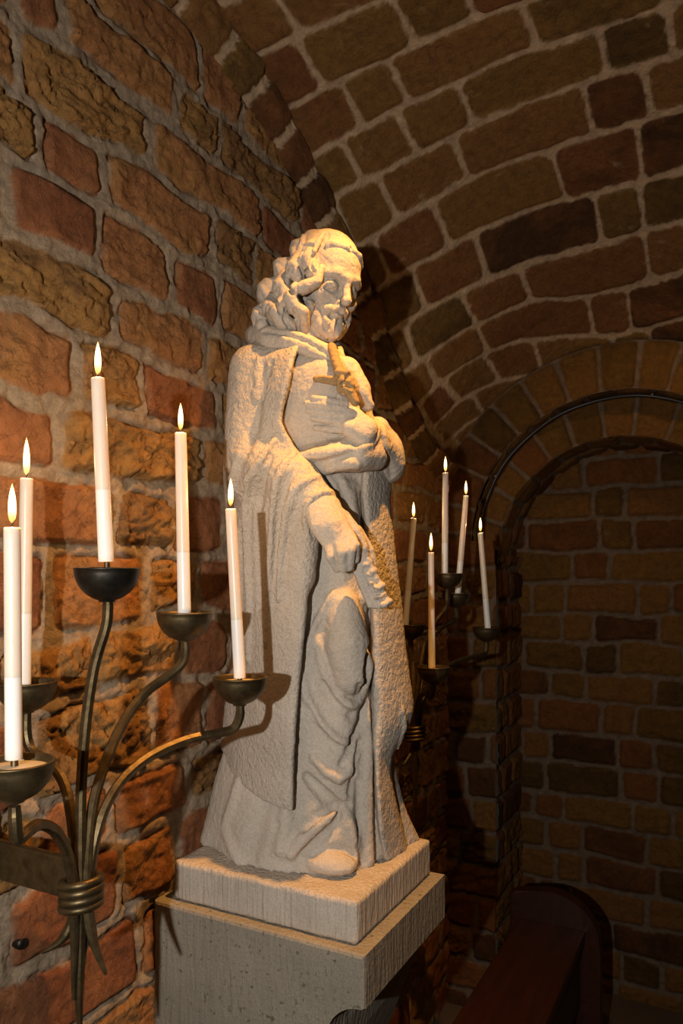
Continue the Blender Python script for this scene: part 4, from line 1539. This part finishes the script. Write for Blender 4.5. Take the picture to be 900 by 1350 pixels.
# ------------------------------------------------------------------ crucifix against the breast
cr = Field((-.08, -.22, .29), (.07, -.05, .45), 0.0018)
v0, v1, v2, v3 = T(437, 458, -.098), T(446, 486, -.128), T(455, 505, -.138), T(468, 530, -.136)
cr.chain([v0, v1, v2, v3], [.0085, .0095, .010, .008], k=.003, squash=(1, 1, 1))
cr.chain([T(417, 499, -.118), T(434, 501, -.126), T(450, 504, -.134)], [.0065, .0075, .008], k=.003)
cr.chain([T(450, 504, -.134), T(460, 510, -.128)], [.008, .007], k=.003)
for px, py, r in ((447, 492, .010), (456, 493, .009), (452, 503, .012), (459, 503, .009), (450, 512, .009), (458, 514, .010), (463, 508, .007)):
    cr.ell(T(px, py, -.140), (r, r, r * .9), k=.003)
cr.line([(443, 497), (462, 512)], .0025, 0, 'sub', .003)
cr.line([(460, 494), (446, 512)], .0025, 0, 'sub', .003)
cr.line([(419, 499), (440, 502)], .0022, 0, 'sub', .003)
cr.rough(0.0007, 150, 12)

# ------------------------------------------------------------------ head
PHI, PITCH, ROLL = math.radians(38), math.radians(25), math.radians(-3)
f0 = np.array([math.sin(PHI), -math.cos(PHI), 0])
zz = np.array([0, 0, 1.0])
fv = f0 * math.cos(PITCH) - zz * math.sin(PITCH)
uv_ = zz * math.cos(PITCH) + f0 * math.sin(PITCH)
sv = np.cross(fv, uv_)
uv_, sv = uv_ * math.cos(ROLL) + sv * math.sin(ROLL), sv * math.cos(ROLL) - uv_ * math.sin(ROLL)
HC = T(427, 373, -.020)
HS = 0.81
AX = np.array([fv, sv, uv_])


def H(f, s, u):
    return HC + (fv * f + sv * s + uv_ * u) * HS


class Scaled:
    """adds solids with radii in head units to a field"""
    def __init__(self, fld):
        self.f = fld

    def chain(self, pts, r, mode='add', k=0.008, squash=None):
        r = [x * HS for x in r] if hasattr(r, '__len__') else r * HS
        self.f.chain(pts, r, mode, k * HS, squash)

    def ell(self, c, rad, mode='add', k=0.01, axes=None):
        self.f.ell(c, [x * HS for x in rad], mode, k * HS, axes)

    def rough(self, *a):
        self.f.rough(*a)


hd_f = Field((-.16, -.19, .38), (.08, .10, .66), 0.0018)
hd = Scaled(hd_f)
hd.ell(H(.004, 0, .028), (.086, .068, .082), axes=AX)
hd.ell(H(.040, 0, -.045), (.048, .050, .064), axes=AX, k=.03)
hd.chain([H(-.02, 0, -.05), T(398, 455, -.005)], [.058, .070], k=.03)
# brow, cheeks, eye sockets, lids
hd.chain([H(.060, .050, .016), H(.080, .028, .024), H(.086, 0, .018), H(.080, -.028, .024), H(.060, -.050, .016)], [.010, .010, .011, .010, .010], k=.012)
for sgn in (1, -1):
    hd.ell(H(.092, sgn * .030, -.004), (.021, .023, .0155), 'sub', k=.010, axes=AX)
    hd.ell(H(.0605, sgn * .031, -.003), (.020, .021, .0150), k=.002, axes=AX)
    hd.chain([H(.071, sgn * .012, -.009), H(.0775, sgn * .030, -.0085), H(.062, sgn * .050, -.010)], [.003, .0042, .003], k=.002)
    hd.chain([H(.073, sgn * .012, .002), H(.078, sgn * .030, .006), H(.060, sgn * .050, -.002)], [.003, .0042, .003], k=.002)
    hd.ell(H(.056, sgn * .044, -.028), (.022, .018, .018), k=.014, axes=AX)
    hd.chain([H(.083, sgn * .010, -.029), H(.088, sgn * .012, -.032)], [.008, .0075], k=.005)
    # moustache wings and curls of the beard
    hd.chain([H(.092, sgn * .004, -.043), H(.086, sgn * .020, -.050), H(.070, sgn * .036, -.062)], [.0075, .0085, .006], k=.004)
    hd.chain([H(.066, sgn * .040, -.046), H(.060, sgn * .050, -.060), H(.066, sgn * .044, -.074), H(.056, sgn * .050, -.086)], [.009, .011, .011, .010], k=.005)
    hd.chain([H(.045, sgn * .052, -.060), H(.034, sgn * .056, -.080), H(.044, sgn * .050, -.100)], [.012, .014, .012], k=.006)
    hd.chain([H(.078, sgn * .026, -.078), H(.070, sgn * .034, -.094), H(.078, sgn * .022, -.104)], [.010, .012, .010], k=.005)
hd.chain([H(.084, 0, .020), H(.096, 0, -.004), H(.108, 0, -.022)], [.0085, .0085, .0095], k=.006)
hd.ell(H(.107, 0, -.026), (.011, .0115, .009), axes=AX, k=.005)
hd.ell(H(.087, 0, -.060), (.013, .016, .0055), axes=AX, k=.003)          # lower lip
hd.chain([H(.088, .014, -.054), H(.094, 0, -.053), H(.088, -.014, -.054)], .0022, 'sub', .003)
hd.ell(H(.076, 0, -.090), (.024, .034, .026), axes=AX, k=.010)           # beard
hd.chain([H(.088, .010, -.082), H(.094, .002, -.094), H(.086, .012, -.108)], [.010, .012, .010], k=.004)
hd.chain([H(.088, -.010, -.082), H(.094, -.004, -.098), H(.084, -.006, -.114)], [.010, .012, .009], k=.004)
for sgn in (1, -1):
    hd.chain([H(.094, sgn * .014, -.086), H(.090, sgn * .020, -.100), H(.082, sgn * .018, -.114)], .0028, 'sub', .004)
    hd.chain([H(.060, sgn * .046, -.066), H(.052, sgn * .052, -.082), H(.056, sgn * .050, -.098)], .0030, 'sub', .004)
# downcast near eye: bulging lid, upper and lower lid lines, furrow of the cheek
hd_f.ell(hd_f.surf(437, 378, -.0060), (.0125, .0125, .0095), k=.002)
hd_f.line([(424, 379), (431, 373.5), (439, 371.5), (446, 376)], [.0022, .0034, .0034, .002], .0008, k=.0015)
hd_f.line([(424, 381), (431, 386), (438, 389), (446, 385)], [.002, .0034, .0034, .002], .0006, k=.0015)
hd_f.line([(428, 380), (436, 382.5), (444, 380)], .0016, .0003, 'sub', .0015)
hd_f.line([(446, 392), (441, 402), (437, 411)], [.002, .003, .002], .0004, 'sub', .003)
# curls of moustache and beard
for pts, r, md in (([(452, 411), (443, 412), (434, 408), (430, 402)], [.004, .0055, .0050, .003], 'add'),
                   ([(428, 406), (430, 412), (427, 420), (432, 426), (430, 434)], [.004, .0055, .0060, .0055, .004], 'add'),
                   ([(420, 412), (419, 422), (423, 432), (430, 440)], [.004, .006, .006, .004], 'add'),
                   ([(440, 420), (436, 430), (440, 440), (436, 448)], [.004, .006, .006, .003], 'add'),
                   ([(449, 424), (448, 434), (444, 442)], [.004, .0055, .004], 'add'),
                   ([(436, 414), (438, 424), (434, 434)], .0024, 'sub'), ([(424, 408), (424, 422), (428, 434)], .0024, 'sub'),
                   ([(445, 424), (442, 434), (442, 444)], .0022, 'sub')):
    hd_f.line(pts, r, -.0024 if md == 'add' else .0008, md, .006 if md == 'add' else .003)
hd.rough(0.0004, 140, 14)

# ------------------------------------------------------------------ hair: crown cap and stacked wavy locks
hr = Field((-.20, -.19, .40), (.08, .13, .66), 0.0019)
hs = Scaled(hr)
hs.ell(H(-.010, 0, .032), (.088, .077, .085), axes=AX)
hr.chain([T(410, 348, .012), T(392, 382, .02), T(378, 412, .025), T(372, 430, .02)], [.036, .044, .047, .042], k=.02)
# open the face
hs.ell(H(.095, .004, .008), (.088, .064, .068), 'sub', k=.004, axes=AX)
hs.ell(H(.095, 0, -.08), (.085, .075, .060), 'sub', k=.008, axes=AX)
# fringe swept over the brow
hs.chain([H(.030, .056, .070), H(.048, .038, .080), H(.066, .008, .082), H(.066, -.026, .076), H(.050, -.050, .058)], [.007, .008, .009, .008, .007], k=.008)
hs.chain([H(.018, .064, .068), H(.030, .068, .046), H(.030, .066, .024)], [.010, .011, .009], k=.005)


def lock(pts, r, k=.004):
    hr.chain([T(*p) for p in pts], r, k=k, squash=(1, .8, 1))


# the mass of curls steps down the back in knobs: an outline with rounded depth
_hp = np.array([T(px, py, .0)[[0, 2]] for px, py in ((430, 312), (414, 311), (405, 313), (397, 322), (385, 326), (382, 336), (384, 347), (367, 348), (361, 353), (362, 371), (349, 373),
                (340, 382), (339, 396), (345, 403), (334, 410), (331, 421), (334, 432), (398, 438), (404, 424), (402, 404), (416, 384), (424, 362), (424, 340), (436, 320))])


def curls(X, B, Z):
    gx, gz = np.meshgrid(X.ravel(), Z.ravel(), indexing='ij')
    d2 = poly_sd(_hp, gx, gz)[:, None, :]
    bc = .004 + np.clip((.60 - Z) * .14, 0, .02)
    db = np.abs(B - bc) - .056 + 0 * X
    r = .030
    return np.sqrt(np.maximum(d2 + r, 0) ** 2 + np.maximum(db + r, 0) ** 2) + np.minimum(np.maximum(d2 + r, db + r), 0) - r


hr.apply(curls, (-.19, -.09, .43), (.0, .10, .66), 'add', .004)
for pts, r in (([(400, 312), (398, 326), (392, 336), (404, 350)], [.005, .007, .007, .004]), ([(386, 328), (389, 342), (380, 352)], [.005, .007, .005]),
               ([(365, 350), (371, 362), (378, 378), (371, 386)], [.005, .008, .008, .004]), ([(345, 378), (352, 390), (362, 398)], [.005, .008, .005]),
               ([(337, 412), (344, 420), (352, 434)], [.005, .007, .004])):
    hr.line(pts, r, .003, k=.002)
for pts, r in (([(384, 346), (392, 352), (398, 348)], .005), ([(362, 371), (370, 376), (384, 366)], .005), ([(345, 402), (354, 404), (362, 396)], .005),
               ([(398, 322), (404, 330), (412, 326)], .004)):
    hr.line(pts, r, .001, 'sub', .002)
# near-side S-shaped locks
lock([(424, 320, -.060), (411, 328, -.072), (405, 344, -.082), (412, 360, -.088), (421, 366, -.086)], [.012, .015, .017, .014, .008], .0025)
lock([(424, 352, -.092), (417, 372, -.098), (404, 378, -.098), (391, 382, -.094), (383, 393, -.092), (388, 405, -.090), (399, 412, -.088), (402, 424, -.078)], [.006, .010, .012, .013, .014, .014, .012, .008], .0025)
lock([(396, 340, -.058), (388, 355, -.072), (394, 368, -.076)], [.013, .017, .011], .0025)
lock([(378, 364, -.040), (371, 380, -.060), (380, 394, -.070)], [.014, .018, .012], .0025)
lock([(360, 394, -.030), (357, 408, -.050), (366, 416, -.056), (368, 425, -.054)], [.014, .018, .016, .010], .0025)
lock([(374, 397, -.070), (366, 412, -.072), (373, 423, -.072), (386, 431, -.066)], [.012, .016, .016, .012], .0025)
lock([(349, 416, -.01), (346, 430, -.025)], [.015, .014], .0025)
lock([(408, 402, -.078), (398, 420, -.072), (401, 432, -.060)], [.010, .014, .011], .0025)
# crisp hollows and flat tool cuts between the locks
for pts, r in (([(400, 330), (394, 346), (400, 362)], .0045), ([(384, 354), (377, 370), (385, 386)], .0048), ([(366, 382), (363, 398), (370, 412)], .0048),
               ([(405, 354), (400, 368), (388, 374)], .0038), ([(394, 390), (400, 400), (410, 406)], .0040), ([(353, 404), (352, 418), (359, 432)], .0042),
               ([(377, 408), (374, 420), (382, 434)], .0042), ([(388, 408), (393, 420), (392, 436)], .0042), ([(414, 324), (405, 322), (399, 330)], .004),
               ([(427, 318), (420, 332), (426, 348)], .0035), ([(412, 338), (409, 350), (414, 358)], .003)):
    hr.line(pts, r, -.001, 'sub', .002)
hr.line([(427, 307), (420, 318), (414, 332)], [.004, .006, .004], .001, k=.002)
hr.line([(433, 308), (427, 320), (424, 334)], [.003, .004, .003], .0005, 'sub', .003)
hr.line([(441, 309), (452, 317), (464, 329)], [.002, .003, .002], .0005, 'sub', .004)
hr.rough(0.0005, 130, 16)

# ------------------------------------------------------------------ assemble
SO = Vector((0.220, 1.236, EYE - 0.598))
statue = empty('statue', SO, 'pale carved stone statue of a bearded robed saint with long curled hair on the corbel', 'statue')
for nm, fld in (('tunic', tu), ('mantle', ma), ('collar', co), ('right_hand', rh), ('held_scroll', sc), ('left_hand', lh), ('head', hd_f), ('hair', hr)):
    mesh_obj(nm, fld.mesh(nm, SO), M_MANTLE if nm == 'mantle' else M_STONE, statue)
mesh_obj('crucifix', cr.mesh('crucifix', SO), M_CROSS, statue)['label'] = 'brown-tinted crucifix against the breast'

bm = bmesh.new()
add_box(bm, (0.028, 1.071, EYE - 0.5975), (0.409, 1.402, EYE + ZP), 0.007, 3)
bmesh.ops.subdivide_edges(bm, edges=[e for e in bm.edges if e.calc_length() > 0.05], cuts=24, use_grid_fill=True)
for v in bm.verts:
    n = math.sin(v.co.x * 70) * math.sin(v.co.y * 83 + 1) * 0.0012 + math.sin(v.co.x * 190 + v.co.z * 150) * math.sin(v.co.y * 160) * 0.0008
    if v.co.z > EYE + ZP - 0.002:
        v.co.z += n
    else:
        v.co.x += n * 0.8
        v.co.y += n * 0.8
    v.co -= SO
pl = bm_obj('plinth', bm, M_PLINTH, statue)

# ================================================================== light, camera, colour management
def add_point(name, loc, power, col, radius, spot=None, aim=None, blend=0.4):
    ld = bpy.data.lights.new(name, 'SPOT' if spot else 'POINT')
    ld.energy = power
    ld.color = col
    ld.shadow_soft_size = radius
    o = bpy.data.objects.new(name, ld)
    o.location = loc
    if spot:
        ld.spot_size = math.radians(spot)
        ld.spot_blend = blend
        d = Vector(aim) - Vector(loc)
        o.rotation_euler = d.to_track_quat('-Z', 'Y').to_euler()
    COL.objects.link(o)
    return o


add_point('photo_lamp', frame_to_world(-0.31, -0.22, 0.02), 62.0, (1.0, 0.92, 0.82), 0.012, 160, frame_to_world(-0.30, 1.4, 0.0), 1.0)
add_point('vault_spotlight', (0.60, 1.075, EYE + 1.06), 112.0, (1.0, 0.44, 0.10), 0.012, 74, (0.34, 1.16, EYE - 0.6), 1.0)
add_point('niche_spotlight', (0.80, 2.22, EYE + 0.88), 3.2, (1.0, 0.55, 0.22), 0.02, 120, (0.55, 2.97, EYE - 0.5), 0.8)
for fl_ in FLAMES:
    add_point('candle_light', fl_, 0.30, (1.0, 0.60, 0.26), 0.005)

w = bpy.data.worlds.new('chapel_air')
w.use_nodes = True
w.node_tree.nodes['Background'].inputs[0].default_value = (1.0, 0.75, 0.5, 1)
w.node_tree.nodes['Background'].inputs[1].default_value = 0.012
SC.world = w

cd = bpy.data.cameras.new('camera')
cam = bpy.data.objects.new('camera', cd)
COL.objects.link(cam)
cam.location = (CAMX, 0.0, EYE)
cam.rotation_euler = (math.radians(90), 0, YAW)
cd.sensor_fit = 'VERTICAL'
cd.sensor_height = 36.0
cd.lens = F_PX / 1350.0 * 36.0
cd.shift_y = (CYH - 675.0) / 1350.0
cd.clip_start = 0.02
SC.camera = cam

vs = SC.view_settings
vs.view_transform = 'Standard'
vs.look = 'None'
vs.exposure = 0.0
vs.gamma = 1.0
vs.use_curve_mapping = False
SC.cycles.use_denoising = True
SC.cycles.max_bounces = 6
